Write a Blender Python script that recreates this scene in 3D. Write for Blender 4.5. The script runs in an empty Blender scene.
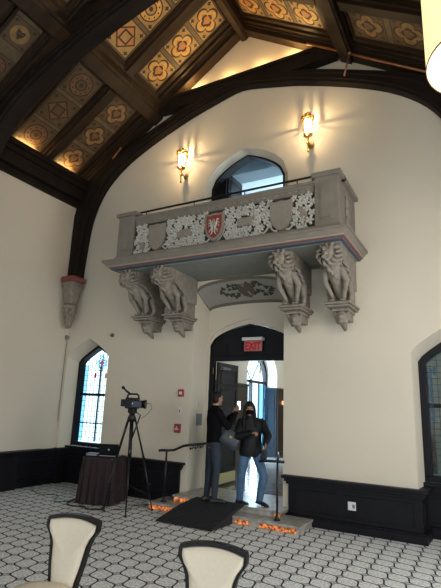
import bpy, bmesh, math, random
from math import sin, cos, pi, sqrt, radians
from mathutils import Vector, Matrix
random.seed(7)
SC = bpy.context.scene
COL = SC.collection

# ---------------------------------------------------------------- materials
def node(nt, t, **kw):
    n = nt.nodes.new(t)
    for k, v in kw.items(): setattr(n, k, v)
    return n
class M_:
    """tiny math-node wrapper"""
    def __init__(s, nt, sock): s.nt, s.s = nt, sock
    def op(s, o, *a):
        n = node(s.nt, 'ShaderNodeMath', operation=o)
        for i, v in enumerate((s,) + a):
            if isinstance(v, M_): s.nt.links.new(v.s, n.inputs[i])
            else: n.inputs[i].default_value = v
        return M_(s.nt, n.outputs[0])
    def __add__(s, o): return s.op('ADD', o)
    def __sub__(s, o): return s.op('SUBTRACT', o)
    def __mul__(s, o): return s.op('MULTIPLY', o)
    def __truediv__(s, o): return s.op('DIVIDE', o)
def principled(name, col, rough=.6, metal=0, spec=.5, noise=None, bump=None, emit=None, coat=0, sheen=0):
    m = bpy.data.materials.new(name); m.use_nodes = True
    nt = m.node_tree; p = nt.nodes['Principled BSDF']
    p.inputs['Base Color'].default_value = (*col, 1)
    p.inputs['Roughness'].default_value = rough
    p.inputs['Metallic'].default_value = metal
    p.inputs['Specular IOR Level'].default_value = spec
    if coat: p.inputs['Coat Weight'].default_value = coat
    if sheen: p.inputs['Sheen Weight'].default_value = sheen
    tc = node(nt, 'ShaderNodeTexCoord')
    if noise:
        sc, amt = noise[0], noise[1]
        mp = node(nt, 'ShaderNodeMapping'); nt.links.new(tc.outputs['Object'], mp.inputs[0])
        if len(noise) > 2: mp.inputs['Scale'].default_value = noise[2]
        n = node(nt, 'ShaderNodeTexNoise'); n.inputs['Scale'].default_value = sc; n.inputs['Detail'].default_value = 5
        nt.links.new(mp.outputs[0], n.inputs['Vector'])
        r = node(nt, 'ShaderNodeMapRange'); r.inputs[1].default_value = .25; r.inputs[2].default_value = .75
        r.inputs[3].default_value = 1 - amt; r.inputs[4].default_value = 1 + amt
        nt.links.new(n.outputs[0], r.inputs[0])
        mx = node(nt, 'ShaderNodeMix', data_type='RGBA', blend_type='MULTIPLY'); mx.inputs[0].default_value = 1
        mx.inputs[6].default_value = (*col, 1); nt.links.new(r.outputs[0], mx.inputs[7])
        nt.links.new(mx.outputs[2], p.inputs['Base Color'])
    if bump:
        n2 = node(nt, 'ShaderNodeTexNoise'); n2.inputs['Scale'].default_value = bump[0]; n2.inputs['Detail'].default_value = 4
        nt.links.new(tc.outputs['Object'], n2.inputs['Vector'])
        b = node(nt, 'ShaderNodeBump'); b.inputs['Strength'].default_value = bump[1]; b.inputs['Distance'].default_value = bump[2] if len(bump) > 2 else .01
        nt.links.new(n2.outputs[0], b.inputs['Height']); nt.links.new(b.outputs[0], p.inputs['Normal'])
    if emit:
        p.inputs['Emission Color'].default_value = (*emit[0], 1); p.inputs['Emission Strength'].default_value = emit[1]
    return m
def emission(name, col, st):
    m = bpy.data.materials.new(name); m.use_nodes = True; nt = m.node_tree; nt.nodes.clear()
    e = node(nt, 'ShaderNodeEmission'); e.inputs[0].default_value = (*col, 1); e.inputs[1].default_value = st
    o = node(nt, 'ShaderNodeOutputMaterial'); nt.links.new(e.outputs[0], o.inputs[0]); return m
def glassy(name, col, gloss=.06):
    m = bpy.data.materials.new(name); m.use_nodes = True; nt = m.node_tree; nt.nodes.clear()
    t = node(nt, 'ShaderNodeBsdfTransparent'); t.inputs[0].default_value = (*col, 1)
    g = node(nt, 'ShaderNodeBsdfGlossy'); g.inputs[1].default_value = .1
    x = node(nt, 'ShaderNodeMixShader'); x.inputs[0].default_value = gloss
    o = node(nt, 'ShaderNodeOutputMaterial')
    nt.links.new(t.outputs[0], x.inputs[1]); nt.links.new(g.outputs[0], x.inputs[2]); nt.links.new(x.outputs[0], o.inputs[0]); return m

PLASTER = principled('cream plaster', (.61, .535, .425), .85, spec=.2, noise=(.8, .035), bump=(60, .12, .004))
HALLPL = principled('hall plaster', (.66, .62, .54), .85, spec=.2, noise=(1, .03))
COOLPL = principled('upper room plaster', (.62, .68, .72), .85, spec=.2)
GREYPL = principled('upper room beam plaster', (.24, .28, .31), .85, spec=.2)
DARKW = principled('black stained oak', (.0075, .007, .009), .5, spec=.18, noise=(3, .35, (1, 1, .15)), bump=(30, .2, .003))
TRUSSW = principled('dark truss oak', (.012, .0075, .0055), .6, spec=.15, noise=(4, .4, (.3, 1, .3)), bump=(25, .3, .004))
ROOFW = principled('brown ceiling wood', (.026, .0145, .0075), .5, spec=.22, noise=(5, .35, (.4, 2, .4)), bump=(20, .2, .004))
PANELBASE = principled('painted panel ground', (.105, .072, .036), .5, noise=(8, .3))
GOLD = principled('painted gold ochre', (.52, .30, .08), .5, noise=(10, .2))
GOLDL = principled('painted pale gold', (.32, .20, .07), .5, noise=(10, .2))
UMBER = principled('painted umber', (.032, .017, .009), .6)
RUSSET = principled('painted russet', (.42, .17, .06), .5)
DULLG = principled('dimly lit ochre', (.22, .125, .045), .5, noise=(10, .3))  # darker copies of the panel paints, dim lighting put into the colour
DULLB = principled('dimly lit brown ground', (.085, .05, .021), .5, noise=(10, .3))
DULLR = principled('dimly lit russet', (.14, .068, .03), .5, noise=(10, .3))
STONE = principled('carved grey stone', (.235, .20, .16), .85, spec=.2, noise=(12, .25), bump=(40, .5, .01))
STONEL = principled('smooth parapet stone', (.215, .183, .147), .85, spec=.2, noise=(6, .12), bump=(60, .2, .004))
WHITEST = principled('limewashed foliage stone', (.50, .475, .42), .8, spec=.2, noise=(30, .25))
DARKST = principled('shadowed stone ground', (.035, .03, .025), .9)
TANST = principled('tan shield stone', (.255, .215, .17), .85, noise=(20, .1))
UNDERST = principled('painted grey underside', (.25, .255, .23), .85, noise=(5, .1))
REDP = principled('heraldic red paint', (.25, .035, .022), .6)
REDB = principled('dull red band', (.22, .055, .048), .7)
BLUEB = principled('slate blue band', (.075, .083, .098), .7)
CREAMB = principled('cream bead', (.30, .265, .21), .7)
SOFFIT = principled('painted soffit grey', (.30, .285, .25), .85, noise=(5, .06))
SOFBORD = principled('painted soffit border', (.155, .135, .105), .85)
LEAFG = principled('painted dark green leaves', (.045, .055, .038), .8)
BRNSH = principled('painted brown shield', (.12, .085, .06), .8)
STEPST = principled('veined stone steps', (.33, .30, .26), .35, noise=(9, .45), bump=(15, .15, .004))
HALLFL = principled('polished hall floor', (.23, .215, .20), .16, spec=.6, noise=(2.2, .25))
MATM = principled('black ribbed rubber', (.010, .010, .012), .75, noise=(40, .4, (1, 6, 1)), bump=(30, .5, .01))
BLACKM = principled('black painted iron', (.008, .008, .009), .4, metal=.3)
BRASS = principled('aged brass', (.45, .27, .07), .3, metal=1)
COPPER = principled('copper pipe', (.30, .13, .06), .4, metal=.6)
KICK = principled('brass kick plate', (.55, .47, .22), .3, metal=.7)
WHITEP = principled('white plastic', (.62, .62, .60), .5)
REDPL = principled('red plastic', (.33, .025, .035), .4)
GREYPLT = principled('grey steel plate', (.16, .16, .165), .5, metal=.4)
DOORW = principled('door dark oak', (.020, .0155, .012), .5, spec=.2, noise=(4, .3, (1, 1, .2)))
BROWNW = principled('hall brown panelling', (.045, .028, .018), .45, noise=(4, .3, (1, 1, .2)))
CLOTH = principled('brown tablecloth', (.036, .023, .024), .9, spec=.15, noise=(60, .15))
UPH = principled('cream upholstery', (.60, .51, .385), .5, spec=.35, noise=(50, .04))
CHFR = principled('dark walnut frame', (.007, .0045, .004), .4, spec=.2)
CAMB = principled('camera black', (.006, .0065, .008), .5, spec=.25, noise=(40, .3))
CAMG = principled('camera slate', (.018, .025, .036), .4)
LENSG = principled('lens glass', (.01, .012, .02), .05, spec=.8)
ALU = principled('aluminium', (.35, .37, .40), .35, metal=.8)
SKIN = principled('skin', (.33, .18, .12), .55, spec=.3)
HAIRD = principled('dark hair', (.007, .005, .0045), .6, spec=.25, noise=(60, .4, (1, 1, .2)))
SWEAT = principled('black knit', (.004, .004, .0045), .95, spec=.1, bump=(60, .2, .004))
COAT = principled('black quilted coat', (.005, .005, .006), .6, spec=.25, bump=(14, .5, .02))
JEAND = principled('dark blue jeans', (.018, .024, .038), .85, noise=(30, .2))
JEANL = principled('mid blue jeans', (.065, .125, .21), .85, noise=(9, .3))
SHOE = principled('black shoe leather', (.008, .008, .009), .4)
BAGL = principled('grey leather', (.035, .042, .052), .5, bump=(30, .3, .004))
PHONEM = emission('phone screen', (.75, .9, 1), 2.2)
LETRED = emission('exit letter red', (1.0, .05, .06), .17)
EXITP = principled('exit pinkish panel', (.40, .13, .13), .35)
LEADM = principled('window lead', (.03, .033, .04), .5, metal=.3)
GLASSW = glassy('clear leaded glass', (.80, .93, 1.0))
GLASSB = glassy('pale blue antique glass', (.50, .72, .86))
GLASSD = glassy('grey green glass', (.16, .20, .17), .12)
SRED = glassy('red stained glass', (.55, .06, .10), .03)
SGRN = glassy('green stained glass', (.25, .42, .18), .03)
SAMB = glassy('amber stained glass', (.75, .50, .10), .03)
LEDM = emission('orange step light strip', (1.0, .31, .10), 1)
_nt = LEDM.node_tree; _n = node(_nt, 'ShaderNodeTexNoise'); _n.inputs['Scale'].default_value = 26; _tc = node(_nt, 'ShaderNodeTexCoord'); _nt.links.new(_tc.outputs['Object'], _n.inputs['Vector'])
_r = node(_nt, 'ShaderNodeMapRange'); _r.inputs[1].default_value = .4; _r.inputs[2].default_value = .65; _r.inputs[3].default_value = .10; _r.inputs[4].default_value = .75; _nt.links.new(_n.outputs[0], _r.inputs[0]); _nt.links.new(_r.outputs[0], _nt.nodes['Emission'].inputs[1])
COVE = emission('warm cove lamp', (1.0, .62, .22), 50)
LAMPGL = emission('lit lantern glass', (1.0, .84, .55), 9)
DRUM = bpy.data.materials.new('glowing drum shade'); DRUM.use_nodes = True
p_ = DRUM.node_tree.nodes['Principled BSDF']; p_.inputs['Base Color'].default_value = (.7, .6, .35, 1)
p_.inputs['Emission Color'].default_value = (1, .80, .36, 1); p_.inputs['Emission Strength'].default_value = .78
DIFF = emission('lit diffuser', (1, .96, .88), 2.2)

def carpet():
    m = bpy.data.materials.new('ogee trellis carpet'); m.use_nodes = True; nt = m.node_tree
    p = nt.nodes['Principled BSDF']; p.inputs['Roughness'].default_value = .95; p.inputs['Specular IOR Level'].default_value = .1
    tc = node(nt, 'ShaderNodeTexCoord'); sp = node(nt, 'ShaderNodeSeparateXYZ'); nt.links.new(tc.outputs['Object'], sp.inputs[0])
    X, Y = M_(nt, sp.outputs[0]), M_(nt, sp.outputs[1])
    a, P, beta = .153, .306, .25
    u_ = (X + Y) * .70711; v_ = (X - Y) * .70711
    s = (u_ - .651) / a + .5; w = (v_ + 5.643) * (2 * pi / P) + pi; c = w.op('COSINE'); sn = w.op('SINE')
    k = s.op('ROUND'); par = (k * pi).op('COSINE')
    d = (s - k - par * c * beta).op('ABSOLUTE') * a
    sl = (sn * sn * (beta * a * 2 * pi / P) ** 2 + 1).op('SQRT')
    d = d / sl
    line = d.op('SUBTRACT', .0092).op('DIVIDE', .004).op('MULTIPLY', -1).op('ADD', .5); line.s.node.use_clamp = True
    i = s.op('FLOOR'); f = (s - i - .5).op('ABSOLUTE'); par2 = (i * pi).op('COSINE')
    q = par2 * c
    inb = f.op('LESS_THAN', .30)
    bar = (q - .80).op('ABSOLUTE').op('LESS_THAN', .06) * inb
    pin = q.op('GREATER_THAN', .80) * inb
    ln = line.op('MAXIMUM', bar * .8)
    n1 = node(nt, 'ShaderNodeTexNoise'); n1.inputs['Scale'].default_value = 38; n1.inputs['Detail'].default_value = 3; nt.links.new(tc.outputs['Object'], n1.inputs['Vector'])
    r = node(nt, 'ShaderNodeValToRGB'); r.color_ramp.elements[0].position = .38; r.color_ramp.elements[0].color = (.44, .43, .41, 1)
    r.color_ramp.elements[1].position = .6; r.color_ramp.elements[1].color = (.72, .71, .68, 1); nt.links.new(n1.outputs[0], r.inputs[0])
    m1 = node(nt, 'ShaderNodeMix', data_type='RGBA'); nt.links.new((pin * .45).s, m1.inputs[0]); nt.links.new(r.outputs[0], m1.inputs[6]); m1.inputs[7].default_value = (.09, .09, .10, 1)
    m2 = node(nt, 'ShaderNodeMix', data_type='RGBA'); nt.links.new(ln.s, m2.inputs[0]); nt.links.new(m1.outputs[2], m2.inputs[6]); m2.inputs[7].default_value = (.018, .019, .026, 1)
    nt.links.new(m2.outputs[2], p.inputs['Base Color'])
    b = node(nt, 'ShaderNodeBump'); b.inputs['Strength'].default_value = .3; b.inputs['Distance'].default_value = .004
    nt.links.new(n1.outputs[0], b.inputs['Height']); nt.links.new(b.outputs[0], p.inputs['Normal'])
    return m
CARPET = carpet()

# ---------------------------------------------------------------- mesh builder
class MB:
    def __init__(s): s.bm = bmesh.new()
    def face(s, pts, mi=0):
        try: f = s.bm.faces.new([s.bm.verts.new(p) for p in pts]); f.material_index = mi; return f
        except ValueError: return None
    def box(s, x0, x1, y0, y1, z0, z1, mat=None, mi=0):
        c = [Vector((x, y, z)) for x in (x0, x1) for y in (y0, y1) for z in (z0, z1)]
        if mat: c = [mat @ v for v in c]
        v = [s.bm.verts.new(p) for p in c]
        for q in ((0, 1, 3, 2), (4, 6, 7, 5), (0, 4, 5, 1), (2, 3, 7, 6), (0, 2, 6, 4), (1, 5, 7, 3)):
            f = s.bm.faces.new([v[i] for i in q]); f.material_index = mi
        return s
    def rings(s, rs, cap=True, closed=True, mi=0, smooth=False):
        vs = [[s.bm.verts.new(p) for p in r] for r in rs]
        n = len(vs[0])
        for a, b in zip(vs, vs[1:]):
            for i in range(n if closed else n - 1):
                j = (i + 1) % n
                try: f = s.bm.faces.new((a[i], a[j], b[j], b[i])); f.material_index = mi; f.smooth = smooth
                except ValueError: pass
        if cap:
            for r in (vs[0][::-1], vs[-1]):
                try: f = s.bm.faces.new(r); f.material_index = mi
                except ValueError: pass
        return s
    def prism(s, poly, ext, mi=0):
        ext = Vector(ext); p = [Vector(q) for q in poly]
        return s.rings([p, [q + ext for q in p]], mi=mi)
    def tube(s, pts, r, n=8, mi=0, smooth=True):
        pts = [Vector(p) for p in pts]; rs = []
        if not hasattr(r, '__len__'): r = [r] * len(pts)
        up = None
        for i, p in enumerate(pts):
            d = (pts[min(i + 1, len(pts) - 1)] - pts[max(i - 1, 0)]).normalized()
            if up is None: up = d.orthogonal().normalized()
            u = (up - d * up.dot(d));  u = u.normalized() if u.length > 1e-6 else d.orthogonal().normalized()
            up = u; v = d.cross(u)
            rs.append([p + (u * cos(t) + v * sin(t)) * r[i] for t in (2 * pi * k / n for k in range(n))])
        return s.rings(rs, mi=mi, smooth=smooth)
    def ball(s, c, r, seg=10, rg=7, mat=None, mi=0):
        if not hasattr(r, '__len__'): r = (r, r, r)
        c = Vector(c)
        def P(a, b):
            q = Vector((r[0] * cos(a) * cos(b), r[1] * sin(a) * cos(b), r[2] * sin(b)))
            if mat: q = mat @ q
            return s.bm.verts.new(c + q)
        rows = [[P(2 * pi * i / seg, -pi / 2 + pi * j / rg) for i in range(seg)] for j in range(1, rg)]
        bot, top = P(0, -pi / 2), P(0, pi / 2)
        for A, B in zip(rows, rows[1:]):
            for i in range(seg):
                f = s.bm.faces.new((A[i], A[(i + 1) % seg], B[(i + 1) % seg], B[i])); f.smooth = True; f.material_index = mi
        for i in range(seg):
            f = s.bm.faces.new((bot, rows[0][(i + 1) % seg], rows[0][i])); f.smooth = True; f.material_index = mi
            f = s.bm.faces.new((top, rows[-1][i], rows[-1][(i + 1) % seg])); f.smooth = True; f.material_index = mi
        return s
    def limb(s, p0, p1, r0, r1, n=12):
        s.tube([p0, p1], [r0, r1], n); s.ball(p0, r0, n, 8); s.ball(p1, r1, n, 8); return s
    def lathe(s, prof, c=(0, 0, 0), n=20, mi=0, smooth=True, cap=True):
        c = Vector(c)
        return s.rings([[c + Vector((r * cos(2 * pi * k / n), r * sin(2 * pi * k / n), z)) for k in range(n)] for r, z in prof], mi=mi, smooth=smooth, cap=cap)
    def build(s, name, mats, parent=None, local=False, bevel=0, smooth=False, remesh=0, rsm=4, **props):
        s.bm.normal_update()
        bmesh.ops.recalc_face_normals(s.bm, faces=s.bm.faces)
        me = bpy.data.meshes.new(name)
        if parent is not None and not local:
            off = parent.location.copy()
            g = parent
            while g.parent: g = g.parent; off += g.location
            bmesh.ops.translate(s.bm, verts=s.bm.verts, vec=-off)
        s.bm.to_mesh(me); s.bm.free()
        for m in (mats if isinstance(mats, (list, tuple)) else [mats]): me.materials.append(m)
        if smooth:
            for f in me.polygons: f.use_smooth = True
        o = bpy.data.objects.new(name, me); COL.objects.link(o)
        if parent is not None: o.parent = parent
        if remesh:
            r = o.modifiers.new('r', 'REMESH'); r.mode = 'VOXEL'; r.voxel_size = remesh; r.use_smooth_shade = True
            q = o.modifiers.new('s', 'SMOOTH'); q.factor = .5; q.iterations = rsm
        if bevel:
            b = o.modifiers.new('b', 'BEVEL'); b.width = bevel; b.segments = 2; b.limit_method = 'ANGLE'
        for k, v in props.items(): o[k] = v
        return o
def S(o, kind='structure', **kw):
    o['kind'] = kind
    for k, v in kw.items(): o[k] = v
    return o
def T(o, label, cat, group=None):
    o['label'] = label; o['category'] = cat
    if group: o['group'] = group
    return o
def empty(name, loc, label, cat, group=None):
    o = bpy.data.objects.new(name, None); o.location = loc; o.empty_display_size = .1; COL.objects.link(o)
    return T(o, label, cat, group)
def copy_tree(o, parent=None):
    c = o.copy(); COL.objects.link(c); c.parent = parent
    for ch in list(o.children): copy_tree(ch, c)
    return c

XC = -3.8
W = 7.34
def arch(xc, hw, z0, zs, zp, k=.4, n=10):
    """outline left foot -> over the head -> right foot (x,z)"""
    L = [(xc - hw, z0)]
    for i in range(n + 1):
        t = i / n; f = (1 - k) * sqrt(max(0, 1 - (1 - t) ** 2)) + k * t
        L.append((xc - hw * (1 - t), zs + (zp - zs) * f))
    return L + [(2 * xc - x, z) for x, z in L[:-1][::-1]]
def sheet(name, outer, holes, y, mat, thick=0):
    """flat wall in the XZ plane at y with holes"""
    bm = bmesh.new(); edges = []
    for loop in [outer] + holes:
        vs = [bm.verts.new((x, y, z)) for x, z in loop]
        for a, b in zip(vs, vs[1:] + vs[:1]): edges.append(bm.edges.new((a, b)))
    bmesh.ops.triangle_fill(bm, use_beauty=True, use_dissolve=False, edges=edges, normal=(0, -1, 0))
    me = bpy.data.meshes.new(name); bm.to_mesh(me); bm.free(); me.materials.append(mat)
    o = bpy.data.objects.new(name, me); COL.objects.link(o); return o
def loft(mb, A, ya, B, yb, mi=0):
    mb.rings([[(x, ya, z) for x, z in A], [(x, yb, z) for x, z in B]], cap=False, closed=False, mi=mi)

# ================================================================ room shell
def roofz(x, off=0): return 9.62 + off - .67 * abs(x - XC)
XL, XR, YB = -8.05, 2.2, -5.0
mb = MB(); mb.box(XL - .3, XR + .3, YB - .3, 8.2, -.12, 0); S(mb.build('floor', CARPET))
# door wall with openings
hL = arch(-7.38, .60, .0, 2.62, 3.02, .75)
hR = arch(-.27, .60, .0, 2.58, 3.02, .75)
hDf = arch(-3.78, .91, .0, 3.86, 4.04, .0)
hDb = arch(-3.78, .91, .0, 3.56, 3.66, .0)
hU = arch(-3.71, .90, 4.2, 5.95, 6.68, .22)
outer = [(XL - .2, -.01), (XR + .2, -.01), (XR + .2, roofz(XR + .2)), (XC, roofz(XC)), (XL - .2, roofz(XL - .2))]
S(sheet('wall_back', outer, [hL, hR, hDf, hU], W, PLASTER))
# door recess: straight jambs and painted segmental soffit
mb = MB(); n = len(hDf)
loft(mb, hDf[:2], W, hDb[:2], 7.9); loft(mb, hDf[-2:], W, hDb[-2:], 7.9)
S(mb.build('wall_recess', PLASTER))
mb = MB(); loft(mb, hDf[1:-1], W, hDb[1:-1], 7.9)
so = S(mb.build('trim_1', [SOFFIT], smooth=True))
def onsoffit(u, v):
    """u across 0..1, v front 0..1 back -> point on the soffit"""
    x = -3.78 - .91 + 1.82 * u; t = 1 - abs(2 * u - 1); f = sqrt(max(0, 1 - (1 - t) ** 2))
    return Vector((x, W + .56 * v, (3.86 + .18 * f) * (1 - v) + (3.56 + .10 * f) * v - .006))
mb = MB()
def strip(us, vs, mi, dz=0):
    g = [[onsoffit(u, v) - Vector((0, 0, dz)) for u in us] for v in vs]
    mb.rings(g, cap=False, closed=False, mi=mi)
U = [i / 20 for i in range(21)]
strip(U, [0.0, .10], 0); strip(U, [.88, 1.0], 0)
strip([0, .02, .045], [.0, .5, 1], 0); strip([.955, .98, 1], [0, .5, 1], 0)
def blobpoly(u, v, ru, rv, mi, rot=0, n=10, dz=.003, lob=0):
    pts = []
    for k in range(n):
        a = 2 * pi * k / n; r = 1 + lob * cos(3 * a)
        du, dv = ru * r * cos(a), rv * r * sin(a)
        pts.append(onsoffit(u + du * cos(rot) - dv * sin(rot) * .4, v + du * sin(rot) * 2 + dv * cos(rot)) - Vector((0, 0, dz)))
    mb.face(pts, mi)
for k in range(46):
    a = random.uniform(0, 2 * pi); rr = sqrt(random.random())
    blobpoly(.52 + .20 * rr * cos(a), .47 + .27 * rr * sin(a), .022, .055, 1, random.uniform(-.5, .5), lob=.3, dz=.003 + k * .0001)
for q, (u, v) in enumerate([(.24, .45), (.28, .55), (.27, .33), (.33, .6), (.35, .25), (.38, .68), (.70, .28), (.76, .38), (.80, .5), (.78, .62), (.72, .66), (.66, .2), (.82, .42)]):
    blobpoly(u, v, .03, .07, 1, .4 * (-1) ** q, lob=.35, dz=.008 + q * .0001)
mb.face([onsoffit(u, v) - Vector((0, 0, .012)) for u, v in [(.45, .22), (.60, .22), (.62, .50), (.57, .70), (.54, .76), (.47, .66), (.43, .45)]], 2)
mb.face([onsoffit(u, v) - Vector((0, 0, .014)) for u, v in [(.49, .24), (.51, .24), (.57, .66), (.55, .66)]], 3)
T(mb.build('painted_soffit_emblem', [SOFBORD, LEAFG, BRNSH, CREAMB]), 'painted border with brown shield and green leaves on the soffit over the doorway', 'painting')
# inner door wall with tudor arch
hDoor = arch(-3.78, .86, .0, 2.86, 3.26, .35)
S(sheet('wall_door', [(-4.69, 0), (-2.87, 0), (-2.87, 3.60)] + [(x, z) for x, z in hDb[2:-2]][::-1] + [(-4.69, 3.60)], [[(x, z + (.001 if z == 0 else 0)) for x, z in hDoor]], 7.9, PLASTER))
mb = MB()
for off, y in ((.0, 7.88), (.045, 7.86)):
    A = arch(-3.78, .86 + off * .8, .2, 2.88 + off, 3.28 + off * 1.6, .35); B = arch(-3.78, .89 + off * .8, .2, 2.91 + off, 3.31 + off * 1.6, .35)
    mb.rings([[(x, 7.9, z) for x, z in A], [(x, y, z) for x, z in A], [(x, y, z) for x, z in B], [(x, 7.9, z) for x, z in B]], cap=False, closed=False)
S(mb.build('trim_2', PLASTER))
mb = MB(); loft(mb, hDoor, 7.9, hDoor, 8.12); S(mb.build('wall_jamb', DARKW))
# niches
def niche(h, yd, nm):
    xs = [p[0] for p in h]; xc = (min(xs) + max(xs)) / 2
    g = [(xc + (x - xc) * .93, z * .965 if z > .1 else z) for x, z in h]
    mb = MB(); loft(mb, h, W, g, yd); S(mb.build(nm, PLASTER)); return g
gL = niche(hL, 7.66, 'wall_niche_left'); gR = niche(hR, 7.80, 'wall_niche_right')
# left wall, right wall, rear wall
S(MB().box(XL - .2, XL, YB, W, -.1, 7.0).build('wall_left', PLASTER))
mb = MB()
mb.box(XR, XR + .2, YB, W, 0, 1.0); mb.box(XR, XR + .2, YB, W, 3.6, 6.0)
for a, b in ((YB, -3.6), (-1.8, 0.2), (2.0, 4.0), (5.8, W)): mb.box(XR, XR + .2, a, b, 1.0, 3.6)  # made-up openings between these piers, there for the fill lamps
S(mb.build('wall_right', PLASTER))
mb = MB()
mb.box(XL, XR, YB - .2, YB, 0, .9); mb.box(XL, XR, YB - .2, YB, 5.2, 10)
for a, b in ((XL, -7.3), (-5.1, -4.2), (-2.0, -1.1), (1.1, XR)): mb.box(a, b, YB - .2, YB, .9, 5.2)  # unseen rear openings, added to hold fill lamps
S(mb.build('wall_front', PLASTER))
# roof slab
mb = MB()
for sx in (-1, 1):
    xe = XL - .3 if sx < 0 else XR + .3
    mb.prism([(XC, YB - .2, roofz(XC)), (xe, YB - .2, roofz(xe)), (xe, YB - .2, roofz(xe) + .15), (XC, YB - .2, roofz(XC) + .15)], (0, W - YB + .25, 0))
S(mb.build('ceiling', ROOFW))

# slope helper: point at slope coordinate (x along, y) with offset below the boards
def slope_pt(x, y, d): return Vector((x, y, roofz(x) - d))
def slope_box(mb, xa, xb, ya, yb, d0, d1, mi=0):
    P = lambda x, y, d: Vector((x, y, roofz(x) - d))
    a = [P(xa, ya, d0), P(xb, ya, d0), P(xb, yb, d0), P(xa, yb, d0)]; b = [P(xa, ya, d1), P(xb, ya, d1), P(xb, yb, d1), P(xa, yb, d1)]
    mb.rings([a, b], mi=mi)
XLO = 2 * XC - XL   # mirrored foot on the right
segs = [(-7.98, -6.12), (-5.74, -3.92), (-3.68, -1.86), (-1.48, .6)]
# rafters, mouldings, purlins, ridge
mb = MB()
for yc, hw in ((6.02, .09), (3.55, .09), (2.45, .09), (.9, .09), (-1, .09), (-3, .09)):
    for xa, xb in segs: slope_box(mb, xa, xb, yc - hw, yc + hw, 0, .20); slope_box(mb, xa, xb, yc - hw - .05, yc + hw + .05, 0, .13)
for ya, yb in ((6.92, 7.2), (5.88, 6.0), (6.04, 6.16), (4.7, 5.10), (4.40, 4.6)):
    for xa, xb in segs:
        m = (yb - ya) / 3
        slope_box(mb, xa, xb, ya, ya + m * .7, 0, .06); slope_box(mb, xa, xb, ya + m, ya + 1.9 * m, 0, .10); slope_box(mb, xa, xb, ya + 2.1 * m, yb, 0, .075)
S(mb.build('trim_3', ROOFW, bevel=.008))
mb = MB()
for sx in (-1, 1):
    for a, b, d in ((1.98, 2.26, .26), (1.92, 2.32, .12), (2.02, 2.22, .31)):
        xa, xb = XC + sx * a, XC + sx * b
        slope_box(mb, min(xa, xb), max(xa, xb), YB, W, 0, d)
S(mb.build('trim_4', ROOFW, bevel=.01))
mb = MB(); mb.prism([(XC - .10, YB, 9.7), (XC - .10, YB, 9.30), (XC - .05, YB, 9.24), (XC + .05, YB, 9.24), (XC + .10, YB, 9.30), (XC + .10, YB, 9.7)], (0, W - YB, 0))
S(mb.build('trim_5', ROOFW))
# wall plates
mb = MB()
for z0, z1, d in ((6.10, 6.24, .10), (6.24, 6.50, .22), (6.50, 6.62, .27), (6.62, 6.74, .32)):
    mb.box(XL, XL + d, YB, W, z0, z1)
S(mb.build('trim_6', TRUSSW, bevel=.01))

# trusses
HALF = [(4.05, 4.36), (4.05, 5.0), (3.9, 5.8), (3.55, 6.52), (3.0, 7.0), (2.32, 7.35), (1.4, 7.71), (.7, 7.9), (0, 8.03)]
INT = [(3.97, 4.36), (3.93, 5.0), (3.83, 5.8), (3.53, 6.46), (3.02, 6.95), (2.32, 7.33), (1.4, 7.69), (.7, 7.89), (0, 8.03)]
EXT = [(4.25, 4.36), (4.25, 5.0), (4.25, 5.9), (3.95, 6.62), (3.3, 7.10), (2.5, 7.46), (1.45, 7.86), (.72, 8.03), (0, 8.15)]
def densify(P, m=4):
    P = P + [(-P[-2][0], P[-2][1])]; o = []
    for i in range(len(P) - 2):
        a, b, c, d = P[max(i - 1, 0)], P[i], P[i + 1], P[i + 2]
        for k in range(m):
            t = k / m; o.append(tuple(.5 * ((2 * b[j]) + (-a[j] + c[j]) * t + (2 * a[j] - 5 * b[j] + 4 * c[j] - d[j]) * t * t + (-a[j] + 3 * b[j] - 3 * c[j] + d[j]) * t ** 3) for j in (0, 1)))
    return o + [P[-2]]
INT, EXT = densify(INT), densify(EXT)
def truss(ya, yb, label, part=True):
    r = empty('roof_truss', (XC, ya, 4.36), label, 'roof truss', 'dark oak roof trusses')
    for sx in (-1, 1):
        mb = MB()
        # curved brace with stepped soffit mouldings
        for y0, y1, k in ((ya, yb, 0), (ya + .05, yb - .0, -.03), (ya - .02, ya + .04, .10)):
            A = [(XC + sx * (u * (1 - 0.0)), z) for u, z in INT]; B = [(XC + sx * u, z) for u, z in EXT]
            if k < 0: A = [(XC + sx * (u - .03), z - .03) for u, z in INT[:-1]] + [(XC, 8.0)]
            if k > 0:
                A = [(XC + sx * (u * .55 + v * .45), z * .55 + w_ * .45) for (u, z), (v, w_) in zip(INT, EXT)]
                B = [(XC + sx * (u * .3 + v * .7), z * .3 + w_ * .7) for (u, z), (v, w_) in zip(INT, EXT)]
            Rg = []
            for a, b in zip(A, B): Rg.append([(a[0], y0, a[1]), (a[0], y1, a[1]), (b[0], y1, b[1]), (b[0], y0, b[1])])
            mb.rings(Rg)
        mb.build('curved_brace', TRUSSW, r, bevel=.012)
        mb = MB(); xa, xb = XC, XC + sx * 4.3
        for y0, y1, d0, d1 in ((ya, yb, 0, .26), (ya - .03, yb if yb > 7 else yb + .04, .0, .14), (ya - .05, yb if yb > 7 else yb + .07, .0, .08)):
            slope_box(mb, min(xa, xb), max(xa, xb), y0, y1, d0, d1)
        mb.build('rafter', ROOFW, r, bevel=.01)
    mb = MB(); mb.prism([(XC - 1.98, ya + .01, 8.0), (XC - 1.62, ya + .01, 8.30), (XC + 1.62, ya + .01, 8.30), (XC + 1.98, ya + .01, 8.0), (XC + 1.0, ya + .01, 7.95), (XC, ya + .01, 8.02), (XC - 1.0, ya + .01, 7.95)], (0, yb - ya - .01, 0))
    mb.box(XC - 1.5, XC + 1.5, ya - .03, ya + .05, 8.20, 8.27)
    mb.build('collar_beam', TRUSSW, r, bevel=.01)
    return r
tr1 = truss(7.12, 7.335, 'dark oak arched truss lying against the cream door wall')
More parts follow.
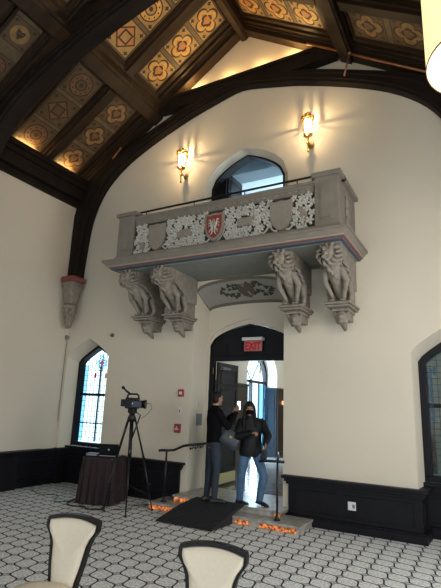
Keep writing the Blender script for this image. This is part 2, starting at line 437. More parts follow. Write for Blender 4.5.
tr2 = truss(4.42, 4.74, 'nearer free-standing arched truss crossing the top left of the picture')
for t_ in (tr1, tr2): t_['kind'] = 'structure'
# cove lamps on collar and wall plate
def covelamp(x0, x1, y, z, label, grp='warm cove lamps'):
    mb = MB(); mb.box(x0, x1, y, y + .03, z, z + .025); T(mb.build('cove_lamp', COVE), label, 'light', grp)
for i, x in enumerate((-4.95, -4.15, -3.35, -2.62)):
    mb = MB(); mb.box(x - .07, x + .07, 7.22, 7.27, 8.31, 8.345)
    T(mb.build('cove_lamp', COVE), 'small warm uplight on the far collar beam, %s' % ('leftmost', 'second from left', 'second from right', 'rightmost')[i], 'light', 'uplights on the far collar beam')
for i, x in enumerate((-4.9, -3.8, -2.7)):
    mb = MB(); mb.box(x - .07, x + .07, 4.5, 4.55, 8.31, 8.345)
    T(mb.build('cove_lamp', COVE), 'small warm uplight on the nearer collar beam, %s' % ('leftmost', 'middle', 'rightmost')[i], 'light', 'uplights on the nearer collar beam')
for i, y in enumerate((6.55, 5.5)):
    mb = MB(); mb.box(XL + .18, XL + .21, y - .22, y + .22, 6.75, 6.765)
    T(mb.build('cove_lamp', COVE), ('warm strip on the wall plate below the quatrefoil panel nearest the corner', 'warm strip on the wall plate below the roundel panel')[i], 'light', 'strips on the wall plate')

# painted ceiling panels
def panel(xa, xb, ya, yb, kinds, label, tone=0):
    """xa = foot, xb = top (x), motifs ordered foot -> top"""
    mb = MB(); D = .035
    xlo, xhi = min(xa, xb), max(xa, xb)
    slope_box(mb, xlo, xhi, ya, yb, 0, D, 0)
    def pt(u, v, d): return slope_pt(xa + (xb - xa) * u, ya + (yb - ya) * v, d)
    N = len(kinds); L = abs(xb - xa) / cos(math.atan(.67)); Wd = yb - ya
    def poly(c, pts, mi, d): mb.face([pt(c[0] + p[0] / L, c[1] + p[1] / Wd, d) for p in pts], mi)
    circ = lambda r, n=20: [(r * cos(2 * pi * k / n), r * sin(2 * pi * k / n)) for k in range(n)]
    def quat(r, s, n=40):
        o = []
        for k in range(n):
            a = 2 * pi * k / n; o.append((r * (1 + s * abs(cos(2 * a)) ** .7 - s * .5) * cos(a), r * (1 + s * abs(cos(2 * a)) ** .7 - s * .5) * sin(a)))
        return o
    # frame lines
    for a, b, mi, d in ((.0, .012, 4, .045), (.03, .05, 3, .047)):
        pass
    cell = L / N; h = min(cell, Wd) / 2
    for i, kd in enumerate(kinds):
        c = ((i + .5) / N, .5)
        poly(c, [(-h * .9, -h * .9), (h * .9, -h * .9), (h * .9, h * .9), (-h * .9, h * .9)], 3, D + .002)
        poly(c, [(-h * .84, -h * .84), (h * .84, -h * .84), (h * .84, h * .84), (-h * .84, h * .84)], 2, D + .004)
        for sx in (-1, 1):
            for sy in (-1, 1):
                poly((c[0] + sx * h * .66 / L, c[1] + sy * h * .66 / Wd), [(p[0], p[1]) for p in quat(h * .10, .6, 16)], 3, D + .006)
        if kd == 'q':
            poly(c, quat(h * .66, .5), 3, D + .007); poly(c, quat(h * .56, .5), 1, D + .009)
            poly(c, quat(h * .34, .3), 3, D + .011); poly(c, [(h * .24, -h * .2), (h * .24, h * .2), (0, h * .24), (-h * .28, 0), (0, -h * .24)], 4, D + .013)
            for a in (0, pi / 2, pi, 3 * pi / 2): poly((c[0] + h * .44 * cos(a) / L, c[1] + h * .44 * sin(a) / Wd), circ(h * .07, 8), 4, D + .012)
        elif kd == 'r':
            poly(c, circ(h * .70, 28), 3, D + .007); poly(c, circ(h * .62, 28), 4 if tone else 1, D + .009); poly(c, circ(h * .36), 3, D + .011)
            poly(c, circ(h * .28), 2, D + .012); poly(c, circ(h * .13, 12), 3, D + .013)
            for k in range(10): a = 2 * pi * k / 10; poly((c[0] + h * .49 * cos(a) / L, c[1] + h * .49 * sin(a) / Wd), circ(h * .055, 6), 3, D + .0115)
        elif kd == 's':
            poly(c, circ(h * .6, 28), 1, D + .007); poly(c, [(h * .3, -h * .28), (h * .22, 0), (h * .3, h * .28), (0, h * .26), (-h * .34, 0), (0, -h * .26)], 3, D + .009)
            poly(c, [(h * .1, -h * .2), (h * .16, h * .2), (h * .08, h * .2), (0, -h * .2)], 2, D + .011)
        elif kd == 'd':
            r = h * .78; poly(c, [(r, 0), (0, r), (-r, 0), (0, -r)], 3, D + .007); r = h * .66; poly(c, [(r, 0), (0, r), (-r, 0), (0, -r)], 4, D + .009)
            r = h * .34; poly(c, [(-r, -r), (r, -r), (r, r), (-r, r)], 3, D + .011); r = h * .24; poly(c, [(-r, -r), (r, -r), (r, r), (-r, r)], 2, D + .013)
    # outer gold border lines
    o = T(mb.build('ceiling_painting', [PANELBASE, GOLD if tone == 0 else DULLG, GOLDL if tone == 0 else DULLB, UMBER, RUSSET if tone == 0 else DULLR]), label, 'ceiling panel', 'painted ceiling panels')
    # raised frame as child
    mb = MB()
    for e in (0, 1):
        for w0, w1, d in ((-.035, .0, .075), (.0, .02, .055)):
            ua, ub = (w0 / L, w1 / L) if e == 0 else (1 - w1 / L, 1 - w0 / L)
            va, vb = (w0 / Wd, w1 / Wd) if e == 0 else (1 - w1 / Wd, 1 - w0 / Wd)
            for (u0, u1, v0, v1) in ((ua, ub, -.04, 1.04), (-.015, 1.015, va, vb)):
                a = [pt(u0, v0, 0), pt(u1, v0, 0), pt(u1, v1, 0), pt(u0, v1, 0)]; b = [pt(u0, v0, d), pt(u1, v0, d), pt(u1, v1, d), pt(u0, v1, d)]
                mb.rings([a, b])
    mb.build('frame', ROOFW, o)
    return o
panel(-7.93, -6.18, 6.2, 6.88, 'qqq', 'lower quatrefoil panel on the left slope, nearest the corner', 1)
panel(-5.70, -3.98, 6.2, 6.88, 'qqq', 'brightly lit upper quatrefoil panel on the left slope near the gable')
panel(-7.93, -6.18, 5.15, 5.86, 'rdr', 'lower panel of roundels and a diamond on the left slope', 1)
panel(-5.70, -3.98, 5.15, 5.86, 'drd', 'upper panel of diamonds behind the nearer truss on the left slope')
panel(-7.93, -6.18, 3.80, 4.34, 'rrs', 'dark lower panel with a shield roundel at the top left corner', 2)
panel(-5.70, -3.98, 3.80, 4.34, 'qqq', 'upper panel cut by the top edge, left of the nearer truss')
panel(-1.90, -3.62, 6.2, 6.88, 'qqq', 'lit upper quatrefoil panel on the right slope beside the gable peak')
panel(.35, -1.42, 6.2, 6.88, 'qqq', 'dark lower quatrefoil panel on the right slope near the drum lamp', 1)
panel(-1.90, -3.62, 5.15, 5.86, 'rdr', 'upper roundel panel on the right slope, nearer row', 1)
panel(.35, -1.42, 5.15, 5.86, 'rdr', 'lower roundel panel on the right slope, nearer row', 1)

# sprinkler pipes and tie rods
mb = MB()
mb.tube([slope_pt(-2.35, 7.08, .27), slope_pt(.3, 7.08, .27)], .022)
T(mb.build('sprinkler_pipe', COPPER), 'thin copper pipe running along the rafter on the right of the gable', 'pipe')
mb = MB()
mb.tube([(-1.56, 7.05, 7.84), (-1.66, 7.05, 7.42)], .018); mb.ball((-1.56, 7.05, 7.84), .035)
T(mb.build('drop_pipe', COPPER), 'short copper drop pipe between rafter and arch, left of the drum lamp', 'pipe')
mb = MB()
mb.tube([(-6.75, 7.06, 7.3), (-6.9, 7.0, 7.05)], .018); mb.ball((-6.75, 7.06, 7.3), .035)
T(mb.build('drop_pipe', COPPER), 'short brown drop pipe at the left foot of the far arch', 'pipe')

# corner corbel
r = empty('carved_corbel', (-7.79, 7.08, 4.36), 'grey stone corbel with red capital under the corner truss post', 'corbel')
def sqlathe(mb, prof, c, p=5, n=24, mi=0):
    def sq(t):
        a, b = cos(t), sin(t); k = (abs(a) ** p + abs(b) ** p) ** (-1 / p); return a * k, b * k
    mb.rings([[(c[0] + rr * sq(2 * pi * k / n)[0], c[1] + rr * sq(2 * pi * k / n)[1] , z) for k in range(n)] for rr, z in prof], mi=mi)
mb = MB(); sqlathe(mb, [(.17, 4.36), (.215, 4.34), (.22, 4.27), (.19, 4.23)], (-7.79, 7.08)); mb.build('capital', REDB, r, bevel=.01)
mb = MB(); sqlathe(mb, [(.18, 4.23), (.185, 4.14), (.155, 4.08), (.13, 3.9), (.11, 3.75)], (-7.80, 7.09)); mb.build('bell', STONE, r, bevel=.01)
mb = MB(); mb.lathe([(.0, 3.75), (.13, 3.74), (.155, 3.70), (.13, 3.66), (.11, 3.64)], (-7.81, 7.10, 0))
for k in range(26):
    t = k / 26; z = 3.64 - .38 * t; rr = .095 * (1 - t) ** .6
    mb.ball((-7.81 + rr * cos(k * 2.4), 7.10 + rr * sin(k * 2.4), z), (.055, .055, .07), 6, 5)
mb.ball((-7.81, 7.10, 3.47), (.08, .08, .2)); mb.build('acanthus_drop', STONE, r)

rc_ = copy_tree(r); rc_.location = (-7.79, 4.58, 4.36); rc_['label'] = 'grey stone corbel with red capital under the nearer truss post on the left wall'

# ================================================================ wainscot
def wain(name, p0, p1, nrm, panels=1, h=.69, ledge=0, e0=0, e1=0):
    """wainscot run from p0 to p1 (x,y) projecting along nrm"""
    p0, p1, nv = Vector((*p0, 0)), Vector((*p1, 0)), Vector((*nrm, 0)); d = (p1 - p0); L = d.length; d.normalize()
    Mx = Matrix((( d.x, nv.x, 0, p0.x), (d.y, nv.y, 0, p0.y), (0, 0, 1, 0), (0, 0, 0, 1)))
    mb = MB(); s = h / .69
    for z0, z1, o in ((0, .11, .095), (.11, .135, .08), (.135, .56, .045), (.56, .60, .075), (.60, .645, .10 + ledge), (.645, .69, .135 + ledge)):
        mb.box(-e0 * o, L + e1 * o, 0, o, z0 * s, z1 * s, mat=Mx)
    w = L / panels
    for i in range(panels):
        a, b = i * w + .06, (i + 1) * w - .06
        if b - a < .1: continue
        for (x0, x1, z0, z1) in ((a, b, .19, .205), (a, b, .49, .505), (a, a + .015, .19, .505), (b - .015, b, .19, .505)):
            mb.box(x0, x1, 0, .055, z0 * s, z1 * s, mat=Mx)
    return S(mb.build(name, DARKW, bevel=.006))
wain('baseboard_right', (-2.72, W), (-.87, W), (0, -1), 1, e0=1, e1=1)
wain('baseboard_middle', (-6.78, W), (-4.86, W), (0, -1), 2, e0=1, e1=1)
wain('baseboard_left', (XL, YB), (XL, W), (1, 0), 9)
mb = MB(); mb.box(XL, XL + .20, -2, 6.95, .655, .70); mb.box(XL, XL + .16, -2, 6.35, .0, .60); S(mb.build('trim_7', DARKW, bevel=.008))
wain('baseboard_niche_left', (-7.98, 7.66), (-6.78, 7.66), (0, -1), 1, h=.74)
wain('baseboard_niche_side', (-7.98, W), (-7.95, 7.66), (.999, -.03), 1, h=.70)
wain('baseboard_niche_right', (-.87, 7.80), (.33, 7.80), (0, -1), 1, h=.74)
wain('baseboard_niche_jamb', (-.87, W), (-.84, 7.80), (.999, -.03), 1, h=.69)
wain('baseboard_corner', (XL, W), (-7.98, W), (0, -1), 1)
S(MB().box(-8.03, -7.86, W - .06, W + .10, 0, .70).build('trim_9', DARKW, bevel=.006))
wain('baseboard_far_right', (.33, W), (XR, W), (0, -1), 2, e0=1)

# ================================================================ windows
def gothic_window(name, g, y, z0, glass, mull, depth=.17, lead=.105, emblem=True, fw=.055):
    xs = [p[0] for p in g]; xc = (min(xs) + max(xs)) / 2; hw = (max(xs) - min(xs)) / 2
    zs = g[1][1]; zp = max(p[1] for p in g)
    root = S(MB().box(xc - hw, xc + hw, y, y + depth, z0 - .10, z0 - .02).build(name, DARKW))
    A = arch(xc, hw, z0 - .05, zs, zp, .75); B = arch(xc, hw - fw, z0 - .02, zs - .02, zp - fw - .015, .75)
    mb = MB()
    mb.rings([[(x, y - .0, z) for x, z in A], [(x, y - .0, z) for x, z in B], [(x, y + depth, z) for x, z in B], [(x, y + depth, z) for x, z in A]], cap=False, closed=False)
    mb.build('frame', DARKW, root)
    yg = y + depth - .02
    C = arch(xc, hw - .05, z0 - .03, zs - .02, zp - .085, .75)
    def inside(x, z):
        t = 1 - abs(x - xc) / (hw - .07)
        if t <= 0: return False
        f = .25 * sqrt(max(0, 1 - (1 - t) ** 2)) + .75 * t
        return z < zs - .02 + (zp - .085 - zs + .02) * f
    mb = MB()
    mb.face([(x, yg, z) for x, z in C], 0)
    k = -hw + .08
    for sx in (-1, 1):   # pale antique glass border
        mb.box(xc + sx * (hw - .07) - .0 if sx < 0 else xc + hw - .17, xc - hw + .17 if sx < 0 else xc + hw - .07, yg - .004, yg - .002, z0, zs - .05, mi=1)
    if emblem:
        cz = zp - .42
        mb.face([(xc, yg - .006, cz + .22), (xc + .15, yg - .006, cz + .03), (xc, yg - .006, cz - .16), (xc - .15, yg - .006, cz + .03)], 4)
        for q0, q1 in (((0, .14), (.05, .03)), ((.05, .03), (0, -.08)), ((0, -.08), (-.05, .03)), ((-.05, .03), (0, .14))):
            pass
        mb.face([(xc, yg - .008, cz + .15), (xc + .03, yg - .008, cz + .06), (xc + .10, yg - .008, cz + .03), (xc + .03, yg - .008, cz), (xc, yg - .008, cz - .09), (xc - .03, yg - .008, cz), (xc - .10, yg - .008, cz + .03), (xc - .03, yg - .008, cz + .06)], 2)
        for sx in (-1, 1): mb.box(xc + sx * .16 - .035, xc + sx * .16 + .035, yg - .006, yg - .004, cz - .30, cz - .19, mi=2)
        for a in (0, pi / 2, pi, 3 * pi / 2): mb.box(xc + .06 * cos(a) - .012, xc + .06 * cos(a) + .012, yg - .012, yg - .01, cz + .03 + .08 * sin(a) - .015, cz + .03 + .08 * sin(a) + .015, mi=3)
    mb.build('pane', [glass, GLASSB if glass is GLASSW else GLASSD, SRED, SGRN, GLASSB], root)
    mb = MB(); r = .0038
    x = xc - hw + .07
    while x < xc + hw - .07:
        zt = z0
        while inside(x, zt + .02): zt += .02
        if zt > z0 + .1: mb.box(x - r, x + r, yg - .015, yg - .003, z0, zt)
        x += lead
    if emblem:
        for e in (.22, .16):
            P4 = [(xc, zp - .39 + e), (xc + e * .72, zp - .39), (xc, zp - .39 - e), (xc - e * .72, zp - .39), (xc, zp - .39 + e)]
            for (xa_, za_), (xb_, zb_) in zip(P4, P4[1:]): mb.tube([(xa_, yg - .016, za_), (xb_, yg - .016, zb_)], .006, 5)
    z = z0 + .08
    while z < zp - .1:
        xa = 0
        while inside(xc + xa + .01, z): xa += .01
        if xa > .03: mb.box(xc - xa, xc + xa, yg - .015, yg - .003, z - r, z + r)
        z += lead * 1.05
    mb.build('lead_came', LEADM, root)
    mb = MB()
    for zz, th in mull: mb.box(xc - hw + .06, xc + hw - .06, yg - .04, yg, zz - th, zz + th)
    zt = z0
    while inside(xc, zt + .02): zt += .02
    mb.box(xc - .011, xc + .011, yg - .035, yg, z0, zt - .35)
    mb.build('mullion', DARKW, root)
    return root
gothic_window('window_1', gL, 7.66, .84, GLASSW, ((1.83, .028), (1.22, .012)))
gothic_window('window_2', gR, 7.80, .84, GLASSD, ((1.83, .028),), emblem=False, lead=.09, fw=.10)
mb = MB(); mb.box(-.70, -.655, 7.90, 7.91, 1.6, 2.40); mb.box(-.64, -.60, 7.90, 7.91, 2.30, 2.42)
S(mb.build('window_3', GLASSB))
# added wall keeping the view outside the right-hand window dark
S(MB().box(-1.15, 3.0, 10.2, 10.5, -.1, 4.6).build('wall_outside', principled('outside wall render', (.24, .27, .24), .9, noise=(3, .4))))
# ================================================================ steps, ramp, rails
mb = MB(); mb.box(-5.0, -2.37, 6.70, 7.9, 0, .075); mb.box(-5.02, -2.35, 6.68, 7.9, .075, .11); S(mb.build('floor_step_lower', STEPST, bevel=.008))
mb = MB(); mb.box(-4.70, -2.86, 6.99, 8.1, .11, .185); mb.box(-4.72, -2.76, 6.96, 8.1, .185, .21); S(mb.build('floor_step_upper', STEPST, bevel=.006))
def ledstrip(x0, x1, y, z, label):
    mb = MB(); mb.box(x0, x1, y - .006, y - .001, z - .04, z + .018)
    T(mb.build('step_light', LEDM), label, 'light', 'orange step lights')
ledstrip(-4.98, -4.45, 6.70, .05, 'orange light strip on the lower riser left of the black ramp')
ledstrip(-3.38, -3.15, 6.70, .05, 'orange light strip on the lower riser just right of the black ramp')
ledstrip(-2.98, -2.42, 6.70, .05, 'orange light strip at the right end of the lower riser')
ledstrip(-4.68, -4.40, 6.99, .155, 'orange light strip on the upper riser beside the left handrail')
ledstrip(-2.86, -2.78, 6.99, .155, 'orange light strip on the upper riser beside the right handrail post')
mb = MB()
A = [(-4.39, 6.09, .003), (-4.39, 6.09, .022), (-4.33, 6.62, .165), (-4.24, 6.98, .235), (-4.24, 6.98, .214), (-4.30, 6.67, .12), (-4.30, 6.67, .003)]
B = [(-3.44, 6.09, .003), (-3.44, 6.09, .022), (-3.41, 6.62, .165), (-3.36, 6.98, .235), (-3.36, 6.98, .214), (-3.41, 6.67, .12), (-3.41, 6.67, .003)]
mb.rings([A, B])
for k in range(22):
    t = k / 22; y = 6.12 + .84 * t; z = .024 + (y - 6.09) / .53 * .143 if y < 6.62 else .167 + (y - 6.62) / .36 * .07
    xl = -4.39 + .15 * t; xr = -3.44 + .08 * t
    mb.box(xl + .02, xr - .02, y, y + .015, z, z + .006)
T(mb.build('rubber_ramp', MATM), 'black ribbed rubber ramp laid over the stone steps', 'ramp')

def handrail(name, x, sgn, label, ybrk):
    r = empty(name, (x, 6.83, .11), label, 'handrail', 'black iron handrails at the steps')
    mb = MB(); mb.tube([(x, 6.83, .11), (x, 6.83, .92)], .017, 10); mb.build('post', BLACKM, r)
    mb = MB(); mb.lathe([(.05, .11), (.05, .125), (.03, .14), (.025, .17), (.017, .19)], (x, 6.83, 0), 14); mb.build('foot', BLACKM, r)
    return r
r = handrail('handrail', -4.79, 1, 'black iron handrail with one post on the left of the steps', ())
mb = MB(); mb.tube([(-4.93, 6.80, .915), (-4.86, 6.81, .925), (-4.79, 6.83, .925), (-4.72, 6.95, .93), (-4.66, 7.14, .99), (-4.63, 7.22, 1.0), (-4.625, 7.4, 1.0), (-4.625, 7.86, 1.0)], .021, 10)
mb.build('rail', BLACKM, r)
for y in (7.42, 7.58, 7.76):
    mb = MB(); mb.tube([(-4.69, y, .93), (-4.65, y, .93), (-4.625, y, .955), (-4.625, y, .99)], .009, 6); mb.lathe([(.0, 0), (.025, 0), (.025, .01), (.0, .01)], (0, 0, 0), 8) if False else None
    mb.ball((-4.686, y, .93), (.006, .025, .025)); mb.build('bracket', BLACKM, r)
r = handrail('handrail', -2.76, -1, 'black iron handrail with one post on the right of the steps', ())
mb = MB(); mb.tube([(-3.03, 6.76, .915), (-2.90, 6.79, .925), (-2.76, 6.83, .925), (-2.66, 6.86, .925)], .020, 10)
mb.tube([(-2.76, 6.83, .92), (-2.80, 6.95, .95), (-2.86, 7.12, 1.0), (-2.93, 7.3, 1.0), (-2.935, 7.86, 1.0)], .018, 8)
mb.build('rail', BLACKM, r)
for y in (7.45, 7.75):
    mb = MB(); mb.tube([(-2.87, y, .93), (-2.91, y, .93), (-2.935, y, .955), (-2.935, y, .99)], .009, 6); mb.ball((-2.874, y, .93), (.006, .025, .025)); mb.build('bracket', BLACKM, r)

# ================================================================ door
door = S(MB().box(-4.69, -2.87, 7.93, 8.06, 2.555, 2.64).build('door_1', DARKW, bevel=.01))
mb = MB(); g = arch(-3.78, .85, 2.60, 2.86, 3.25, .35)
mb.rings([[(x, 7.96, z) for x, z in g], [(x, 8.02, z) for x, z in g]])
for x in (-4.32, -3.92, -3.50, -3.24): mb.box(x - .012, x + .012, 7.945, 7.96, 2.64, 2.62 + .5 * (1 - abs(x + 3.78)) + .05)
mb.box(-4.6, -2.95, 7.94, 7.96, 2.70, 2.715)
mb.build('tympanum', DARKW, door)
for x0, x1 in ((-4.68, -4.58), (-2.98, -2.88)):
    MB().box(x0, x1, 7.93, 8.06, .21, 2.58).build('door_frame', DARKW, door, bevel=.008)
mb = MB(); mb.box(-4.555, -4.50, 8.03, 8.88, .225, 2.54)
for z0, z1 in ((.50, 1.15), (1.28, 2.05), (2.12, 2.44)):
    for (a, b, c, d) in ((8.12, 8.80, z0, z0 + .025), (8.12, 8.80, z1 - .025, z1), (8.12, 8.145, z0, z1), (8.775, 8.80, z0, z1)): mb.box(-4.50, -4.485, a, b, c, d)
leaf = mb.build('door_leaf', DOORW, door, bevel=.006)
MB().box(-4.50, -4.49, 8.08, 8.85, .25, .44).build('kick_plate', KICK, leaf)
MB().box(-4.50, -4.44, 8.1, 8.42, 2.40, 2.45).build('door_closer', GREYPLT, leaf)
mb = MB(); mb.box(-4.49, -4.44, 8.12, 8.84, 1.13, 1.17); mb.build('push_bar', BLACKM, leaf)
MB().box(-4.60, -4.57, 7.935, 7.95, 2.30, 2.42).build('hinge', BRASS, door)
# exit sign
r = empty('exit_sign', (-3.70, 7.90, 2.74), 'red EXIT sign under a white housing on the black tympanum', 'sign')
MB().box(-3.92, -3.49, 7.84, 7.945, 2.925, 2.985).build('housing', WHITEP, r, bevel=.006)
MB().box(-3.885, -3.515, 7.88, 7.905, 2.725, 2.925).build('face_panel', EXITP, r)
cu = bpy.data.curves.new('exit_letters', 'FONT'); cu.body = 'EXIT'; cu.size = .205; cu.extrude = .004; cu.align_x = 'CENTER'; cu.offset = .004
cu.space_character = 1.02
tmp = bpy.data.objects.new('t', cu); COL.objects.link(tmp); bpy.context.view_layer.update()
me_ = bpy.data.meshes.new_from_object(tmp.evaluated_get(bpy.context.evaluated_depsgraph_get())); bpy.data.objects.remove(tmp); bpy.data.curves.remove(cu)
me_.materials.clear(); me_.materials.append(LETRED)
lo = bpy.data.objects.new('exit_letters', me_); COL.objects.link(lo); lo.parent = r; lo.location = (0, -.027, .013); lo.rotation_euler = (pi / 2, 0, 0); lo.scale = (.78, 1, 1)

# ================================================================ hall beyond
mb = MB(); mb.box(-9, -1.2, 8.06, 17, .05, .20); S(mb.build('floor_hall', HALLFL))
mb = MB()
mb.box(-6.2, -5.7, 8.12, 11.80, .2, 4.2)
mb.box(-6.2, -5.7, 14.0, 17, .2, 4.2); mb.box(-6.2, -5.7, 11.80, 14.0, 3.9, 4.2)
S(mb.build('wall_hall_left', HALLPL))
S(MB().box(-6.6, -1.2, 16.5, 16.8, .2, 4.2).build('wall_hall_far', HALLPL))
S(MB().box(-1.5, -1.2, 8.12, 16.5, .2, 4.2).build('wall_hall_right', HALLPL))
S(MB().box(-7.2, -1.2, 8.12, 16.8, 4.2, 4.3).build('ceiling_hall', HALLPL))
# blocks between the wall leaves (thickness of the wall)
mb = MB(); mb.box(-5.7, -4.70, 8.0, 8.12, .0, 4.3); mb.box(-2.86, -1.2, 8.0, 8.12, .0, 4.3); mb.box(-4.70, -2.86, 8.04, 8.12, 3.3, 4.3); S(mb.build('wall_core', HALLPL))
# hall wainscot
def hallw(nm, x0, x1, y0, y1, mat=BROWNW):
    mb = MB(); mb.box(x0, x1, y0, y1, .2, 2.24); mb.box(x0 - .0, x1 + .04, y0 - .04, y1, 2.24, 2.30); mb.box(x0, x1 + .02, y0 - .02, y1, .2, .36)
    return S(mb.build(nm, mat, bevel=.006))
hallw('baseboard_hall_near', -5.7, -5.66, 8.2, 11.80)
hallw('baseboard_hall_far', -5.7, -5.66, 14.0, 16.5)
hw_ = hallw('baseboard_hall_reveal', -6.08, -5.69, 13.96, 14.0, DARKW)
mb = MB()
for (a, b, c, d) in ((-6.02, -5.76, .5, .53), (-6.02, -5.76, 2.08, 2.11), (-6.02, -5.99, .5, 2.1), (-5.79, -5.76, .5, 2.1)): mb.box(a, b, 13.945, 13.96, c, d)
mb.build('panel_moulding', DARKW, hw_)
hallw('baseboard_hall_end', -5.7, -1.5, 16.46, 16.5)
# glazed doors in the hall's side wall
root = S(MB().box(-6.16, -6.06, 11.78, 14.02, 2.40, 2.48).build('door_2', DARKW))
mb = MB()
def tsp(y, hw=1.12, yc=12.9): t = 1 - abs(y - yc) / hw; return 2.6 + 1.05 * (.6 * sqrt(max(0, 1 - (1 - t) ** 2)) + .4 * t)
ys = [11.78 + 2.24 * k / 24 for k in range(25)]
mb.rings([[(-6.17, y, tsp(y)) for y in ys], [(-6.04, y, tsp(y)) for y in ys], [(-6.04, 12.9 + (y - 12.9) * .93, tsp(y) - .12) for y in ys], [(-6.17, 12.9 + (y - 12.9) * .93, tsp(y) - .12) for y in ys]], cap=False, closed=False)
for a, b in ((11.78, 11.87), (12.87, 12.93), (13.93, 14.02)): mb.box(-6.16, -6.05, a, b, .2, 2.65 if abs(a - 12.87) > .1 else 2.42)
for y in (12.4, 13.4): mb.tube([(-6.1, 12.9, 2.45), (-6.1, y, 3.0), (-6.1, 12.9 + (y - 12.9) * .93, 3.35)], .018, 6)
for y in (12.35, 13.48): mb.box(-6.13, -6.08, y - .02, y + .02, .2, 2.42)
mb.build('frame', DARKW, root)
mb = MB(); mb.rings([[(-6.12, y, .25) for y in ys[1:-1]], [(-6.12, y, max(.3, tsp(y) - .06)) for y in ys[1:-1]]], cap=False, closed=False)
for dy, dz, mi in ((0, 0, 2), (.05, .05, 1), (-.05, .07, 3), (0, .12, 1), (.03, -.09, 1), (-.04, -.10, 2)): mb.box(-6.10, -6.09, 13.56 + dy - .04, 13.56 + dy + .04, 2.88 + dz - .045, 2.88 + dz + .045, mi=mi)
mb.box(-6.10, -6.09, 13.52, 13.92, .4, 2.38, mi=4)
mb.build('pane', [GLASSW, SAMB, SGRN, GLASSB, GLASSB], root)
mb = MB(); mb.box(-6.05, -6.00, 13.70, 13.76, 1.72, 1.92); mb.build('handle', BLACKM, root)
# reveal above wainscot of the glazed doors
mb = MB()
ys2 = [11.80 + 2.2 * k / 24 for k in range(25)]
mb.rings([[(-5.70, y, tsp(y) + .0) for y in ys2], [(-6.17, y, tsp(y) + .0) for y in ys2]], cap=False, closed=False)
mb.rings([[(-5.70, y, tsp(y)) for y in ys2], [(-5.70, y, 3.95) for y in ys2]], cap=False, closed=False)
mb.rings([[(-6.17, y, tsp(y)) for y in ys2], [(-6.17, y, 3.95) for y in ys2]], cap=False, closed=False)
S(mb.build('wall_hall_arch', HALLPL, smooth=True))
# little orange wall lamp in the hall
mb = MB(); mb.ball((-5.62, 14.35, 1.85), (.05, .05, .07)); T(mb.build('hall_lamp', emission('hall lamp glow', (1, .5, .22), 1)), 'tiny orange wall lamp on the dark panelling in the hall', 'lamp')

# ================================================================ upper opening and room
gU = arch(-3.79, .81, 4.2, 6.10, 6.70, .42)
mb = MB(); loft(mb, hU, W, gU, 7.62); S(mb.build('wall_upper_reveal', PLASTER, smooth=True))
mb = MB()
gi = [(-3.765 + (x + 3.765) * .955, z if z < 5 else z - .03) for x, z in gU]
mb.rings([[(x, 7.61, z) for x, z in gU], [(x, 7.61, z) for x, z in gi], [(x, 7.82, z) for x, z in gi], [(x, 7.82, z) for x, z in gU]], cap=False, closed=False)
d3 = S(mb.build('door_3', DARKW))
mb = MB(); Mx = Matrix.Translation((-4.33, 7.84, 0)) @ Matrix.Rotation(radians(88), 4, 'Z')
mb.box(0, .60, 0, .05, 4.3, 6.52, mat=Mx)
for a, b, c, d in ((.08, .52, 5.5, 5.52), (.08, .52, 6.38, 6.40), (.08, .10, 5.5, 6.4), (.50, .52, 5.5, 6.4)): mb.box(a, b, -.015, 0, c, d, mat=Mx)
mb.build('door_leaf', DARKW, d3, bevel=.006)
MB().box(-4.62, -4.36, 7.78, 7.83, 4.3, 6.34).build('side_panel', DARKW, d3)
mb = MB(); mb.box(-4.6, -2.95, 7.64, 7.76, 4.2, 4.3)
mb.build('threshold', DARKW, d3)
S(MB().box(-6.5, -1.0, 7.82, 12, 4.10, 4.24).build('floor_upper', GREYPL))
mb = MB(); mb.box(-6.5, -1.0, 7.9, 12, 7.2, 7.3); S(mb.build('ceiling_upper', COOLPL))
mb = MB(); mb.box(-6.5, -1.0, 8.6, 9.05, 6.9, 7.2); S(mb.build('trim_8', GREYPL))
mb = MB(); mb.box(-6.5, -1.0, 11.9, 12, 4.2, 7.2); mb.box(-6.6, -6.5, 7.8, 12, 4.2, 7.3); mb.box(-1.0, -.9, 7.8, 12, 4.2, 7.3); S(mb.build('wall_upper_room', COOLPL))
mb = MB(); 
g2 = [(-6.6, 4.1), (-.9, 4.1), (-.9, 7.3), (-6.6, 7.3)]
mb.bm.free()
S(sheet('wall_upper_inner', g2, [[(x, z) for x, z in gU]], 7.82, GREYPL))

# ================================================================ balcony
bal = empty('stone_balcony', (-3.70, 6.75, 4.06), 'long carved stone balcony with pierced foliage parapet over the doorway', 'balcony')
BX0, BX1, BY = -5.80, -1.60, 6.24
mb = MB()
mb.box(BX0, BX1, BY + .04, W, 4.07, 4.30); mb.build('floor_slab', UNDERST, bal)
def ringband(y_out, x_out, z0, z1, mat, name, slopeo=0):
    mb = MB()
    # U shaped band round the three free sides
    xo0, xo1, yo = BX0 - x_out, BX1 + x_out, BY - y_out
    a = [(xo0, W), (xo0, yo), (xo1, yo), (xo1, W)]
    ii = [(BX0 + .14, W), (BX0 + .14, BY + .16), (BX1 - .14, BY + .16), (BX1 - .14, W)]
    s_ = slopeo; b = [(xo0 + s_, W), (xo0 + s_, yo + s_), (xo1 - s_, yo + s_), (xo1 - s_, W)]
    R = []
    for k in range(4): R.append([(a[k][0], a[k][1], z1), (ii[k][0], ii[k][1], z1), (ii[k][0], ii[k][1], z0), (b[k][0], b[k][1], z0)])
    mb.rings(R)
    return mb.build(name, mat, bal)
ringband(.20, .17, 4.19, 4.235, STONEL, 'cornice')
ringband(.18, .155, 4.14, 4.19, STONEL, 'cornice', .05)
ringband(.115, .10, 4.115, 4.145, CREAMB, 'cream_bead')
ringband(.11, .095, 4.104, 4.12, REDB, 'red_band', .02)
ringband(.075, .06, 4.078, 4.105, BLUEB, 'blue_band', .01)
ringband(.10, .09, 4.235, 4.27, STONEL, 'plinth_moulding', -.0)
